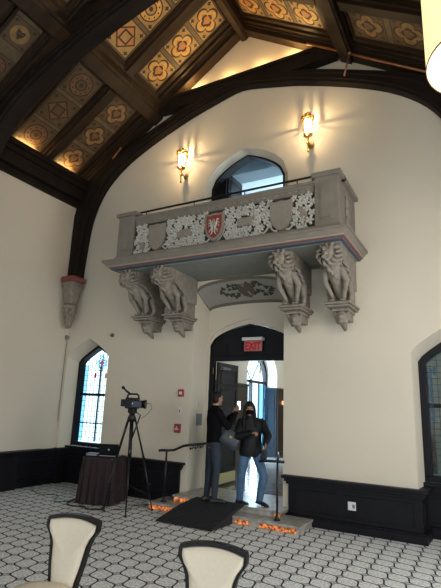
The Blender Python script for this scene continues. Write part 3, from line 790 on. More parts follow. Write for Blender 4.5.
ringband(.04, .03, 4.27, 4.31, STONEL, 'plinth_moulding', -.02)
ringband(.015, .015, 4.31, 4.345, STONEL, 'plinth_moulding')
# coping
mb = MB()
def uring(mb, out, z0, z1, inn=.16):
    a = [(BX0 - out, W), (BX0 - out, BY - out), (BX1 + out, BY - out), (BX1 + out, W)]
    ii = [(BX0 + inn, W), (BX0 + inn, BY + inn), (BX1 - inn, BY + inn), (BX1 - inn, W)]
    mb.rings([[(a[k][0], a[k][1], z1), (ii[k][0], ii[k][1], z1), (ii[k][0], ii[k][1], z0), (a[k][0], a[k][1], z0)] for k in range(4)])
for sx, xa in ((-1, BX0), (1, BX1)):
    mb.box(xa - .045 if sx < 0 else xa - .14, xa + .14 if sx < 0 else xa + .045, BY + .2, W, 5.125, 5.195)
mb.box(BX0 + .3, BX1 - .3, BY - .02, BY + .18, 5.04, 5.085); mb.box(BX0 + .3, BX1 - .3, BY, BY + .16, 5.015, 5.04)
for x0, x1 in ((BX0 - .055, BX0 + .42), (BX1 - .40, BX1 + .045)): mb.box(x0, x1, BY - .045, BY + .3, 5.125, 5.195)
mb.build('coping', STONEL, bal, bevel=.01)
# parapet ground behind the foliage
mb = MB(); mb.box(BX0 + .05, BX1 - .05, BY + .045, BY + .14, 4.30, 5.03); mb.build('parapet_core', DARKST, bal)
MB().box(BX0 + .02, BX0 + .12, BY + .1, W, 4.30, 5.12).build('side_wall', STONEL, bal)
MB().box(BX1 - .12, BX1 - .02, BY + .1, W, 4.30, 5.12).build('side_wall', STONEL, bal)
# top and bottom frames
mb = MB(); mb.box(BX0 + .40, BX1 - .38, BY + .01, BY + .13, 4.925, 5.02); mb.box(BX0 + .40, BX1 - .38, BY - .0, BY + .05, 4.905, 4.922)
mb.build('frieze', STONEL, bal)
mb = MB(); x = BX0 + .47
k = 0
while x < BX1 - .45:
    mb.ball((x, BY + .01, 4.972), (.045, .014, .014 if k % 2 else .022), 8, 5); x += .105; k += 1
mb.build('frieze_leaves', STONE, bal)
for x0, x1 in ((BX0, BX0 + .37), (BX1 - .36, BX1)):
    mb = MB(); mb.box(x0, x1, BY - .01, BY + .2, 4.3, 5.12)
    mb.box(x0 + .07, x1 - .07, BY - .022, BY - .01, 4.42, 5.02)
    mb.box(x0 + .10, x1 - .10, BY - .030, BY - .022, 4.47, 4.98)
    for j in range(5): mb.ball((x0 + .12 + j * (x1 - x0 - .24) / 4, BY - .026, 4.445), (.02, .012, .012), 6, 4)
    mb.build('corner_pier', STONEL, bal, bevel=.005)
# foliage relief
mb = MB()
shields = [(-4.89, 'tan'), (-3.69, 'red'), (-2.50, 'tan')]
tans = [(-4.30, 4.60, .16, .07), (-3.12, 4.62, .15, .07), (-5.22, 4.48, .05, .08), (-2.15, 4.60, .06, .10)]
def blocked(x, z):
    if any(abs(x - s[0]) < .19 and 4.37 < z < 4.90 for s in shields): return True
    return any(abs(x - t[0]) < t[2] and abs(z - t[1]) < t[3] for t in tans)
def leafrel(mb, x, z, s, y=BY + .02):
    a0 = random.uniform(0, 2 * pi)
    for k in range(5):
        a = a0 + 2 * pi * k / 5; r = s * random.uniform(.75, 1.1)
        Mx = Matrix.Rotation(-a, 3, 'Y')
        mb.ball((x + r * .62 * cos(a), y, z + r * .62 * sin(a)), (r * .50, .030, r * .34), 7, 5, mat=Mx)
    mb.ball((x, y - .012, z), s * .22, 5, 4)
for gx in range(32):
    for gz in range(6):
        x = BX0 + .44 + gx * .108 + random.uniform(-.02, .02) + (.054 if gz % 2 else 0); z = 4.385 + gz * .096 + random.uniform(-.013, .013)
        if x > BX1 - .41 or z > 4.90 or blocked(x, z): continue
        if random.random() < .04: continue
        leafrel(mb, x, z, random.uniform(.056, .074))
# wandering vine stems
for ph in (0, 2.1, 4.2):
    pts = [(BX0 + .42 + i * .034, BY + .035, 4.62 + .24 * sin(i * .34 + ph)) for i in range(int(3.36 / .034))]
    mb.tube(pts, .016, 6)
mb.build('carved_foliage', WHITEST, bal)
for x, z, a, b in tans:
    MB().box(x - a, x + a, BY + .0, BY + .06, z - b, z + b).build('blank_tablet', TANST, bal, bevel=.008)
def shield_poly(cx, cz, w, h):
    return [(cx - w, cz + h), (cx - w * .5, cz + h * .94), (cx, cz + h), (cx + w * .5, cz + h * .94), (cx + w, cz + h), (cx + w * .98, cz - h * .1), (cx + w * .75, cz - h * .6), (cx + w * .3, cz - h * .92), (cx, cz - h), (cx - w * .3, cz - h * .92), (cx - w * .75, cz - h * .6), (cx - w * .98, cz - h * .1)]
for x, kd in shields:
    mb = MB(); mb.prism([(a, BY + .06, b) for a, b in shield_poly(x, 4.61, .185, .25)], (0, -.075, 0))
    sh = mb.build('shield', TANST, bal, bevel=.006)
    if kd == 'red':
        mb = MB(); mb.prism([(a, BY - .012, b) for a, b in shield_poly(x, 4.615, .145, .20)], (0, -.012, 0)); mb.build('red_field', REDP, sh)
        # pair of white rampant beasts back to back under a crown
        mb = MB()
        for s_ in (-1, 1):
            y = BY - .032
            P = lambda dx, dz: (x + s_ * dx, y, 4.615 + dz)
            mb.tube([P(.020, -.10), P(.030, -.02), P(.050, .05), P(.060, .10)], [.014, .022, .020, .012], 6)
            mb.ball(P(.072, .115), (.024, .012, .018), 7, 5); mb.tube([P(.08, .11), P(.105, .105)], [.010, .005], 5)
            mb.tube([P(.05, .06), P(.09, .07), P(.11, .045)], [.009, .008, .006], 5); mb.tube([P(.045, .03), P(.085, .02), P(.105, -.01)], [.009, .008, .006], 5)
            mb.tube([P(.03, -.06), P(.07, -.06), P(.075, -.11)], [.013, .010, .007], 5); mb.tube([P(.02, -.09), P(.035, -.13), P(.055, -.15)], [.011, .009, .006], 5)
            mb.tube([P(.015, -.03), P(.005, .03), P(.02, .08), P(.008, .13)], [.008, .007, .009, .005], 5)
        mb.build('white_beasts', WHITEST, sh)
# carving on the right-hand side face
mb = MB()
for k in range(26):
    a = random.uniform(0, 2 * pi); rr = sqrt(random.random())
    mb.ball((BX1 - .01, 6.80 + .13 * rr * cos(a), 4.72 + .26 * rr * sin(a)), (.02, .05, .06), 6, 5)
mb.build('side_carving', STONE, bal)
# underside edge mould at the wall
mb = MB(); mb.box(BX0 + .05, BX1 - .05, W - .05, W, 4.03, 4.08); mb.build('wall_fillet', SOFBORD, bal)
# balcony hand rail
hr = empty('balcony_handrail', (-3.68, 6.36, 5.18), 'thin black iron handrail above the balcony coping', 'handrail')
mb = MB(); mb.tube([(-5.42, 6.36, 5.20), (-5.40, 6.36, 5.215), (-2.03, 6.36, 5.225), (-1.99, 6.36, 5.205), (-2.0, 6.36, 5.18), (-2.04, 6.36, 5.175)], .019, 8); mb.ball((-5.42, 6.36, 5.195), .03); mb.build('rail', BLACKM, hr)
for x in (-5.26, -4.2, -3.2, -2.28):
    mb = MB(); mb.tube([(x, 6.36, 5.08), (x, 6.36, 5.215)], .010, 6); mb.build('bracket', BLACKM, hr)

# ================================================================ beast corbels
def make_corbel():
    r = empty('beast_corbel', (0, 0, 0), 'x', 'corbel', 'beast corbels under the balcony')
    # local: y=0 is the wall, balcony underside at z=0, front towards -y
    mb = MB()
    prof = [(0, .0), (-.98, .0), (-.99, -.07), (-.93, -.16), (-.80, -.24), (-.62, -.31), (-.47, -.42), (-.37, -.56), (-.31, -.74), (-.0, -.76)]
    mb.prism([(-.14, y, z) for y, z in prof], (.28, 0, 0))
    mb.prism([(-.17, y + .05, z + .02) for y, z in prof[1:8]] + [(-.17, 0, -.5), (-.17, 0, 0)], (.34, 0, 0))
    mb.build('bracket', STONE, r, local=True, bevel=.02)
    mb = MB()
    mb.ball((0, -1.02, -.15), (.10, .11, .125), 12, 8); mb.ball((0, -1.13, -.19), (.058, .055, .05), 10, 7)
    mb.ball((0, -1.185, -.165), (.026, .02, .018), 6, 5)
    for s in (-1, 1):
        mb.ball((s * .05, -1.115, -.10), (.026, .022, .016), 6, 5); mb.ball((s * .055, -1.10, -.07), (.042, .03, .016), 6, 5)
        mb.ball((s * .04, -1.16, -.225), (.032, .03, .026), 6, 5); mb.ball((s * .10, -1.03, .0 - .035), (.032, .03, .03), 6, 5)
    mb.ball((0, -1.12, -.265), (.042, .04, .022), 6, 5)
    for k in range(36):
        a = 2 * pi * (k % 12) / 12 + .26 * (k // 12); q = k // 12
        mb.tube([(.115 * cos(a), -1.08 + .075 * q, -.15 + .115 * sin(a)), (.165 * cos(a + .15), -1.05 + .075 * q, -.15 + .155 * sin(a + .15)), (.175 * cos(a + .4), -1.01 + .075 * q, -.16 + .17 * sin(a + .4))], [.020, .030, .012], 6)
    mb.limb((0, -.90, -.22), (0, -.62, -.42), .12, .095); mb.limb((0, -.62, -.42), (0, -.40, -.62), .09, .07)
    for k in range(10): mb.ball((random.uniform(-.07, .07), -.98 + k * .03, -.30 - k * .015), (.028, .03, .045), 6, 5)
    for s in (-1, 1):
        mb.limb((s * .12, -.76, -.32), (s * .165, -.66, -.46), .055, .05)
        mb.limb((s * .165, -.66, -.46), (s * .085, -.52, -.68), .045, .032)
        mb.ball((s * .08, -.545, -.735), (.044, .06, .03), 8, 5)
        for t in (-1, 0, 1): mb.ball((s * .08 + t * .027, -.60, -.742), (.013, .026, .018), 5, 4)
        mb.limb((s * .165, -.46, -.46), (s * .165, -.38, -.62), .06, .045)
        mb.limb((s * .165, -.38, -.62), (s * .16, -.40, -.72), .042, .036)
        mb.ball((s * .165, -.44, -.742), (.042, .07, .026), 8, 5)
        for j in range(4): mb.tube([(s * .15, -.80 + .10 * j, -.22 - .05 * j), (s * .195, -.70 + .10 * j, -.26 - .06 * j), (s * .17, -.56 + .08 * j, -.28 - .08 * j)], [.018, .028, .010], 6)
    mb.build('carved_beast', STONE, r, local=True, remesh=.010, rsm=1)
    mb = MB(); mb.box(-.205, .205, -.62, 0, -.80, -.765); mb.box(-.18, .18, -.57, 0, -.835, -.80); mb.box(-.13, .13, -.44, 0, -.88, -.835); mb.build('plinth', STONE, r, local=True, bevel=.012)
    mb = MB(); mb.ball((0, -.34, -.96), (.10, .10, .11), 10, 7); mb.ball((0, -.445, -.97), (.026, .03, .035), 6, 5); mb.ball((0, -.41, -1.04), (.05, .05, .03), 8, 5)
    mb.box(-.10, .10, -.34, 0, -1.0, -.86)
    for s in (-1, 1):
        mb.ball((s * .042, -.425, -.935), (.026, .02, .014), 6, 5)
        for j in range(5): mb.ball((s * (.105 - .012 * j), -.36 + .01 * j, -.90 - .035 * j), (.034, .045, .03), 6, 5)
    mb.limb((0, -.30, -.98), (0, -.14, -1.12), .085, .03)
    mb.build('mask_pendant', STONE, r, local=True, remesh=.011, rsm=1)
    return r
cb = make_corbel()
for i, (x, lab) in enumerate(((-5.55, 'leftmost carved beast corbel at the left end of the balcony'), (-4.82, 'carved beast corbel just left of the doorway recess'), (-2.54, 'carved beast corbel just right of the doorway recess'), (-1.79, 'rightmost carved beast corbel at the right end of the balcony'))):
    o = cb if i == 0 else copy_tree(cb)
    o.location = (x, W, 4.065); o['label'] = lab

# ================================================================ wall sconces
def make_sconce():
    r = empty('wall_sconce', (0, 0, 0), 'x', 'wall lamp', 'brass lantern sconces')
    # y=0 wall, z=0 bracket height
    mb = MB(); mb.ball((0, -.012, 0), (.055, .014, .07), 12, 6); mb.ball((0, -.03, 0), .03); mb.build('backplate', BRASS, r, local=True)
    mb = MB(); mb.tube([(0, -.02, 0), (0, -.08, -.02), (0, -.15, -.03), (0, -.20, .02), (0, -.20, .06)], .014, 8)
    mb.tube([(0, -.20, .06), (0, -.20, -.20)], [.020, .012], 8); mb.ball((0, -.20, -.21), .022); mb.ball((0, -.20, -.05), (.032, .032, .022))
    mb.build('bracket_arm', BRASS, r, local=True)
    mb = MB(); mb.lathe([(.02, .05), (.05, .075), (.085, .10), (.09, .115), (.07, .12)], (0, -.20, 0), 12)
    for k in range(6): a = 2 * pi * k / 6; mb.tube([(.082 * cos(a), -.20 + .082 * sin(a), .11), (.082 * cos(a), -.20 + .082 * sin(a), .40)], .006, 5)
    for z in (.19, .40): mb.lathe([(.078, z), (.090, z), (.090, z + .014), (.078, z + .014), (.078, z)], (0, -.20, 0), 12, cap=False)
    mb.build('cage', BRASS, r, local=True)
    mb = MB(); mb.lathe([(.062, .12), (.068, .14), (.068, .385), (.062, .40)], (0, -.20, 0), 14); mb.build('glass_cylinder', LAMPGL, r, local=True)
    mb = MB()
    for k in range(8):
        a = 2 * pi * k / 8; c, s = cos(a), sin(a)
        mb.tube([(.085 * c, -.20 + .085 * s, .41), (.112 * c, -.20 + .112 * s, .46), (.090 * c, -.20 + .09 * s, .50), (.035 * c, -.20 + .035 * s, .535)], [.014, .019, .012, .007], 6)
    mb.ball((0, -.20, .545), (.028, .028, .035)); mb.lathe([(.105, .425), (.122, .43), (.122, .445), (.105, .445), (.105, .425)], (0, -.20, 0), 16, cap=False); mb.build('crown', BRASS, r, local=True)
    return r
sc_ = make_sconce()
for i, (x, z, lab) in enumerate(((-5.08, 6.36, 'lit brass lantern sconce on the wall left of the upper opening'), (-2.36, 6.38, 'lit brass lantern sconce on the wall right of the upper opening'))):
    o = sc_ if i == 0 else copy_tree(sc_)
    o.location = (x, W, z); o['label'] = lab
    for dz, pw in ((.44, 14), (.05, 5)):
        l = bpy.data.lights.new('bulb', 'POINT'); l.energy = pw; l.color = (1, .72, .38); l.shadow_soft_size = .012
        lo = bpy.data.objects.new('bulb', l); COL.objects.link(lo); lo.location = (x, W - .20 + (0 if dz > .1 else -.10), z + dz)

# ================================================================ small wall fittings
def fitting(name, x, z, w, h, mat, label, cat, y=W, d=.03, extra=None):
    mb = MB(); mb.box(x - w / 2, x + w / 2, y - d, y, z - h / 2, z + h / 2)
    o = T(mb.build(name, mat, bevel=.004), label, cat)
    return o
r = fitting('fire_strobe', -4.89, 1.905, .11, .135, REDPL, 'red fire alarm strobe, uppermost of the three wall fittings left of the doorway', 'alarm', d=.04)
MB().box(-4.915, -4.855, W - .052, W - .04, 1.875, 1.93).build('strobe_lens', WHITEP, r, bevel=.004)
r = fitting('light_switch', -4.905, 1.58, .075, .115, WHITEP, 'cream light switch between the two red alarm fittings', 'switch', d=.012)
MB().box(-4.915, -4.895, W - .02, W - .012, 1.56, 1.60).build('toggle', GREYPLT, r)
r = fitting('fire_pull_station', -4.925, 1.27, .12, .155, REDPL, 'red fire alarm pull station, lowest fitting left of the doorway', 'alarm', d=.045)
mb = MB(); mb.box(-4.96, -4.89, W - .056, W - .045, 1.245, 1.27); mb.box(-4.93, -4.92, W - .058, W - .045, 1.25, 1.31); mb.build('pull_handle', WHITEP, r)
mb = MB(); mb.box(-4.69, -4.665, 7.58, 7.74, 1.33, 1.54); T(mb.build('intercom_plate', GREYPLT, bevel=.005), 'grey square plate on the left reveal of the doorway', 'plate')
mb = MB(); mb.box(-4.69, -4.675, 7.62, 7.69, 1.68, 1.76); T(mb.build('thermostat', PLASTER, bevel=.005), 'small cream box above the grey plate in the doorway reveal', 'thermostat')
r = fitting('wall_outlet', -1.78, .36, .115, .115, WHITEP, 'white double socket plate on the black wainscot', 'outlet', y=W - .045, d=.012)
for dx in (-.025, .025): MB().box(-1.78 + dx - .017, -1.78 + dx + .017, W - .061, W - .056, .335, .385).build('socket', GREYPLT if dx > 0 else WHITEP, r)
mb = MB(); pts = [(-2.20 + .05 * cos(a), W - .008, 2.0 + .05 * sin(a)) for a in (2 * pi * k / 24 for k in range(25))]; mb.tube(pts, .004, 5)
T(mb.build('wall_ring', HALLPL), 'faint round ring cover on the cream wall right of the doorway', 'cover plate')
mb = MB(); mb.box(-6.74, -6.68, W - .035, W, 3.02, 3.09); mb.tube([(-6.71, W - .03, 3.05), (-6.71, W - .07, 3.05)], .02, 8); T(mb.build('junction_box', GREYPLT), 'small grey junction box on the wall above and right of the left window', 'box')
mb = MB(); mb.tube([(XL + .015, W - .02, 1.25), (XL + .02, W - .03, 3.02)], .006, 6); mb.ball((XL + .05, W - .05, 3.05), .04); mb.box(XL, XL + .03, W - .08, W - .02, 3.0, 3.1)
T(mb.build('conduit', TANST), 'thin conduit with a round box in the left corner beside the window', 'conduit')

# ================================================================ drum pendant
ch = empty('drum_pendant', (.29, 3.5, 4.32), 'large glowing cream drum pendant cut by the top right edge', 'lamp')
R_ = .47; cx_, cy_ = .29, 3.5
mb = MB(); mb.rings([[(cx_ + rr * cos(2 * pi * k / 48), cy_ + rr * sin(2 * pi * k / 48), z) for k in range(48)] for rr, z in ((R_, 4.32), (R_, 5.15))], cap=False, smooth=True); mb.build('shade', DRUM, ch)
mb = MB(); mb.lathe([(0, 4.322), (R_ - .006, 4.322), (R_ - .006, 4.332), (0, 4.332)], (cx_, cy_, 0), 48); mb.build('diffuser', DIFF, ch)
for z in (4.318, 5.15):
    mb = MB(); mb.lathe([(R_ - .003, z), (R_ + .004, z), (R_ + .004, z + .012), (R_ - .003, z + .012), (R_ - .003, z)], (cx_, cy_, 0), 48, cap=False); mb.build('rim', BRASS, ch)
mb = MB(); mb.tube([(cx_, cy_, 4.3), (cx_, cy_, 6.88)], .012); mb.box(cx_ - R_, cx_ + R_, cy_ - .01, cy_ + .01, 5.1, 5.12); mb.lathe([(.07, 6.80), (.07, 6.88)], (cx_, cy_, 0), 12); mb.build('stem', BLACKM, ch)

# ================================================================ table with cloth and gear
TC = Vector((-5.93, 6.58, 0)); TA = radians(16); TH = .28
def tloc(u, v, z=0): return Vector((TC.x + u * cos(TA) - v * sin(TA), TC.y + u * sin(TA) + v * cos(TA), z))
tb = empty('side_table', (TC.x, TC.y, 0), 'small square table under a brown cloth beside the tripod', 'table')
mb = MB(); Mx = Matrix.Translation(TC) @ Matrix.Rotation(TA, 4, 'Z')
mb.box(-TH, TH, -TH, TH, .73, .755, mat=Mx); mb.build('tabletop', BROWNW, tb)
for a in (-1, 1):
    for b in (-1, 1): mb = MB(); mb.tube([tloc(a * .26, b * .26, 0), tloc(a * .26, b * .26, .73)], .018); mb.build('leg', BLACKM, tb)
mb = MB(); rg = []
NT = 120
for j, (z, ex, wv) in enumerate(((.762, -.30, 0), (.764, -.02, 0), (.757, .008, .0), (.73, .014, .003), (.60, .018, .012), (.42, .022, .02), (.22, .026, .026), (.05, .03, .032), (.018, .04, .04))):
    row = []
    for k in range(NT):
        t = 2 * pi * k / NT; p = 9
        a, b = cos(t), sin(t); q = (abs(a) ** p + abs(b) ** p) ** (-1 / p)
        w_ = wv * (sin(t * 17 + .8 * sin(3 * t)) + .5 * sin(t * 31 + 1))
        rr = (TH + ex + w_) * q if ex > -.2 else .001
        row.append(tloc(rr * a, rr * b, z + (.012 * sin(t * 9) if j == 8 else 0)))
    rg.append(row)
mb.rings(rg, cap=True, smooth=True)
T(mb.build('tablecloth', CLOTH), 'dark brown pleated cloth draped to the floor over the small table', 'tablecloth')
lp = empty('laptop', tuple(tloc(.13, -.02, .766)), 'open dark laptop on the brown cloth with its lid back to the room', 'laptop')
Lm = Matrix.Translation(tloc(.10, .0, .767)) @ Matrix.Rotation(TA + radians(12), 4, 'Z')
mb = MB(); mb.box(-.17, .17, -.12, .12, 0, .018, mat=Lm); mb.build('base', ALU, lp, bevel=.004)
Ll = Lm @ Matrix.Translation((0, -.12, .016)) @ Matrix.Rotation(radians(20), 4, 'X')
mb = MB(); mb.box(-.17, .17, -.006, .006, 0, .21, mat=Ll); lid = mb.build('lid', CAMB, lp, bevel=.004)
mb = MB(); mb.lathe([(0, 0), (.016, 0), (.016, .003), (0, .003)], (0, 0, 0), 12); bmesh.ops.transform(mb.bm, matrix=Ll @ Matrix.Translation((.0, -.008, .11)) @ Matrix.Rotation(pi / 2, 4, 'X'), verts=mb.bm.verts); mb.build('round_badge', WHITEP, lid)
rx = empty('wireless_receiver', tuple(tloc(-.17, -.12, .766)), 'small blue-grey receiver with short aerials on the left of the cloth', 'audio device')
Rm = Matrix.Translation(tloc(-.165, -.13, .767)) @ Matrix.Rotation(TA, 4, 'Z')
mb = MB(); mb.box(-.11, .11, -.07, .07, 0, .045, mat=Rm); mb.build('body', CAMG, rx, bevel=.004)
mb = MB(); mb.box(-.10, .10, -.075, -.07, .008, .036, mat=Rm); mb.build('front_panel', ALU, rx)
for dx in (-.08, .02):
    mb = MB(); mb.tube([Rm @ Vector((dx, .05, .04)), Rm @ Vector((dx - .02, .05, .16))], .005, 6); mb.build('aerial', BLACKM, rx)

# cables on the carpet
def cable(pts, label, r=.006):
    P = [Vector((*p, 0)) if len(p) == 2 else Vector(p) for p in pts]; out = []
    for i in range(len(P) - 1):
        a, b, c, d = P[max(i - 1, 0)], P[i], P[i + 1], P[min(i + 2, len(P) - 1)]
        for k in range(6):
            t = k / 6; out.append(.5 * ((2 * b) + (-a + c) * t + (2 * a - 5 * b + 4 * c - d) * t * t + (-a + 3 * b - 3 * c + d) * t ** 3) + Vector((0, 0, r)))
    mb = MB(); mb.tube(out, r, 6); T(mb.build('floor_cable', BLACKM), label, 'cable', 'cables on the carpet')
cable([(-7.75, 6.6), (-7.2, 6.35), (-6.9, 6.5), (-6.55, 6.1), (-6.35, 6.25), (-6.27, 6.15)], 'thin black cable trailing across the carpet from the left wall to the table')
cable([(-6.5, 6.9), (-6.42, 6.5), (-6.25, 6.1), (-6.05, 6.02), (-5.85, 6.1), (-5.7, 6.0), (-5.5, 6.12), (-5.35, 6.05)], 'black cable coiled along the front hem of the brown cloth', .012)
cable([(-5.35, 6.25), (-5.2, 6.45), (-5.3, 6.7), (-5.1, 6.95), (-4.9, 7.1)], 'black cable running behind the tripod towards the wainscot')

# ================================================================ tripod and camera
C0 = Vector((-5.13, 6.25, 0))
tp = empty('camera_tripod', (C0.x, C0.y, 0), 'tall black tripod standing beside the cloth-covered table', 'tripod')
feet = [Vector((-5.48, 6.15, .01)), Vector((-4.87, 5.97, .01)), Vector((-4.83, 6.58, .01))]
top = Vector((C0.x, C0.y, 1.46))
for f in feet:
    d = (f - top); off = Vector((d.x, d.y, 0)).normalized() * .05; s_ = Vector((-off.y, off.x, 0)) * .35
    mb = MB(); k1 = top + off + d * .45
    for q in (-1, 1): mb.tube([top + off + s_ * q, k1 + s_ * q], .013, 6)
    mb.tube([top + off + d * .38, f], [.016, .011], 8); mb.ball(k1, .026, 8, 6); mb.ball(top + off + d * .72, .021, 8, 6)
    lg = mb.build('leg', BLACKM, tp); mb = MB(); mb.ball(f + Vector((0, 0, .012)), (.024, .024, .018), 8, 6); mb.build('rubber_foot', MATM, lg)
mb = MB(); mb.lathe([(.03, 1.38), (.065, 1.40), (.07, 1.46), (.05, 1.50), (.04, 1.53)], (C0.x, C0.y, 0), 14); mb.tube([(C0.x, C0.y, .95), (C0.x, C0.y, 1.4)], .015); mb.build('crown', BLACKM, tp)
mb = MB(); m_ = Vector((C0.x, C0.y, .42))
for f in feet: mb.tube([m_, top + (f - top) * .84], .007, 6)
mb.tube([m_, Vector((C0.x, C0.y, .98))], .009, 6); mb.build('spreader', BLACKM, tp)
mb = MB(); mb.box(C0.x - .06, C0.x + .06, C0.y - .05, C0.y + .05, 1.53, 1.60); mb.ball((C0.x, C0.y, 1.55), (.07, .06, .045)); mb.build('fluid_head', BLACKM, tp, bevel=.008)
mb = MB(); mb.tube([(C0.x + .03, C0.y + .04, 1.56), (C0.x + .16, C0.y + .02, 1.50), (C0.x + .10, C0.y - .10, 1.10)], [.010, .011, .016], 6) ; mb.build('pan_handle', BLACKM, tp)
vc = empty('video_camera', (C0.x, C0.y, 1.60), 'black video camera mounted on the tripod, lens pointing to the right', 'camera')
Cm = Matrix.Translation((C0.x, C0.y, 1.60)) @ Matrix.Rotation(radians(22), 4, 'Z')
mb = MB(); mb.box(-.12, .10, -.06, .06, .0, .18, mat=Cm); mb.box(-.20, -.11, -.05, .05, .03, .15, mat=Cm); mb.box(-.02, .08, -.075, -.05, .03, .13, mat=Cm); body = mb.build('camera_body', CAMB, vc, bevel=.012)
mb = MB(); mb.box(-.0, .17, -.085, -.075, .03, .125, mat=Cm); mb.build('side_screen', CAMG, vc, bevel=.004)
mb = MB(); mb.tube([Cm @ Vector((x, 0, .08)) for x in (.10, .13, .135, .19, .195, .225)], [.055, .055, .062, .062, .070, .074], 16); mb.build('lens', CAMB, vc)
mb = MB(); mb.tube([Cm @ Vector((.224, 0, .08)), Cm @ Vector((.228, 0, .08))], .062, 16); mb.build('lens_glass', LENSG, vc)
mb = MB(); mb.tube([Cm @ Vector(p) for p in ((-.10, 0, .17), (-.10, 0, .215), (-.06, 0, .24), (.06, 0, .24), (.09, 0, .215), (.09, 0, .17))], .016, 8); mb.build('top_handle', CAMB, vc)
mb = MB(); mb.tube([Cm @ Vector(p) for p in ((-.06, -.02, .24), (-.13, -.02, .29), (-.18, -.02, .335))], [.02, .018, .013], 8); mb.ball(Cm @ Vector((-.185, -.02, .34)), .028, 8, 6); mb.build('microphone', CAMB, vc)
mb = MB(); mb.ball(Cm @ Vector((.02, -.088, .085)), (.012, .006, .012), 8, 6); mb.build('status_light', WHITEP, vc)
mb = MB(); mb.tube([Cm @ Vector(p) for p in ((.22, -.03, .10), (.32, -.05, .09), (.35, -.06, .02), (.28, -.08, -.08), (.18, -.08, -.15))], .004, 6); mb.build('cord', BLACKM, vc)

# ================================================================ chairs
def make_chair():
    r = empty('banquet_chair', (0, 0, 0), 'x', 'chair', 'cream banquet chairs in the foreground')
    tl = radians(11); zb = .412; top = .52
    OUT = [(.0, .200), (.02, .206), (.055, .206), (.075, .196), (.105, .172), (.15, .152), (.20, .143), (.27, .132), (.36, .110), (.44, .102), (.52, .10)]
    def bp(x, d, off):   # d below the crest, off in front(-)/behind(+)
        h = top - d; bow = -.05 * (x / .22) ** 2      # crest curves forward at the ears
        return Vector((x, .245 + h * math.tan(tl) + off + bow * .5, zb + h))
    def outline(sc, dtop=0):
        L = []
        for d, w in OUT: L.append((-(w - sc), max(d, dtop)))
        L = L[::-1]
        N = 8
        for k in range(1, N): x = -(OUT[0][1] - sc) + 2 * (OUT[0][1] - sc) * k / N; L.append((x, dtop - .022 * (1 - (2 * k / N - 1) ** 2)))
        for d, w in OUT: L.append(((w - sc), max(d, dtop)))
        return L
    # frame: rim following the outline
    O, I = outline(0), outline(.017, .02)
    mb = MB()
    mb.rings([[bp(x, d, -.012) for x, d in O], [bp(x, d, .035) for x, d in O], [bp(x, d, .035) for x, d in I], [bp(x, d, -.012) for x, d in I], [bp(x, d, -.012) for x, d in O]], cap=False, closed=False)
    mb.build('back_frame', CHFR, r, local=True, bevel=.005)
    # upholstered pad, domed
    mb = MB(); C_ = (0, .25)
    rr = []
    for s, dp in ((1, -.002), (.97, -.014), (.90, -.024), (.7, -.031), (.4, -.035), (.05, -.036)):
        rr.append([bp(x * s, C_[1] + (d - C_[1]) * s, dp + .004) for x, d in I])
    mb.rings(rr, smooth=True)
    mb.rings([[bp(x, d, .0) for x, d in I], [bp(x, d, .03) for x, d in I]], smooth=False)
    mb.build('backrest', UPH, r, local=True)
    # seat
    def seatout(s, z):
        L = []
        for k in range(40):
            t = 2 * pi * k / 40; p = 3.6; a, b = cos(t), sin(t); q = (abs(a) ** p + abs(b) ** p) ** (-1 / p)
            w = .235 - .03 * (b * q * .5 + .5); L.append((a * q * w * s, -.0 + b * q * .235 * s, z))
        return L
    mb = MB(); mb.rings([seatout(.96, .465), seatout(1.0, .48), seatout(1.01, .52), seatout(.98, .55), seatout(.88, .575), seatout(.5, .592), seatout(.05, .598)], smooth=True); mb.build('seat', UPH, r, local=True)
    mb = MB(); mb.rings([seatout(.97, .40), seatout(.985, .465)]); mb.build('apron', CHFR, r, local=True)
    for sx in (-1, 1):
        mb = MB(); mb.tube([(sx * .195, -.19, .38), (sx * .20, -.205, .2), (sx * .205, -.215, .0)], [.024, .019, .013], 8); mb.build('leg', CHFR, r, local=True)
        mb = MB(); mb.tube([bp(sx * .10, .50, .012), (sx * .16, .235, .34), (sx * .175, .29, .0)], [.021, .021, .014], 8); mb.build('leg', CHFR, r, local=True)
    return r
c1 = make_chair(); c2 = copy_tree(c1)
c1.location = (-2.448, 2.2, 0); c1.rotation_euler.z = radians(9); c1['label'] = 'cream banquet chair in the bottom left, its seat showing'
c2.location = (-1.355, 2.2, 0); c2.rotation_euler.z = radians(9); c2['label'] = 'cream banquet chair at the bottom centre, only its back showing'

# ================================================================ people
def hand(mb, wrist, direc, nrm, side, curl=.5, s=1):
    """palm + 5 fingers. direc: fingers' direction, nrm: palm side normal, side: unit towards thumb"""
    d = Vector(direc).normalized(); n = Vector(nrm); n = (n - d * n.dot(d)).normalized(); t = d.cross(n) * (1 if side > 0 else -1)
    w = Vector(wrist); pc = w + d * .045 * s
    for q in (-.026, -.009, .009, .026): mb.limb(w + t * q * .6 * s, w + d * .082 * s + t * q * s, .013 * s, .0105 * s, 8)
    for q, L in ((-.028, .055), (-.0095, .068), (.0095, .074), (.028, .066)):
        p = w + d * .084 * s + t * q * s; a = 0; dd = d.copy()
        for k in range(3):
            a += curl * (.55, .8, .6)[k]; dd = d * cos(a) + n * sin(a); e = p + dd * L * s * (.45, .32, .25)[k]
            mb.limb(p, e, .0088 * s, .008 * s, 8); p = e
    p = w + d * .02 * s + t * .026 * s; dd = (d * .6 + t * .75 + n * .25).normalized()
    e = p + dd * .038 * s; mb.limb(p, e, .012 * s, .0095 * s, 8); dd = (d * .75 + t * .25 + n * .6 * (.4 + curl)).normalized(); f = e + dd * .034 * s; mb.limb(e, f, .0095 * s, .008 * s, 8)

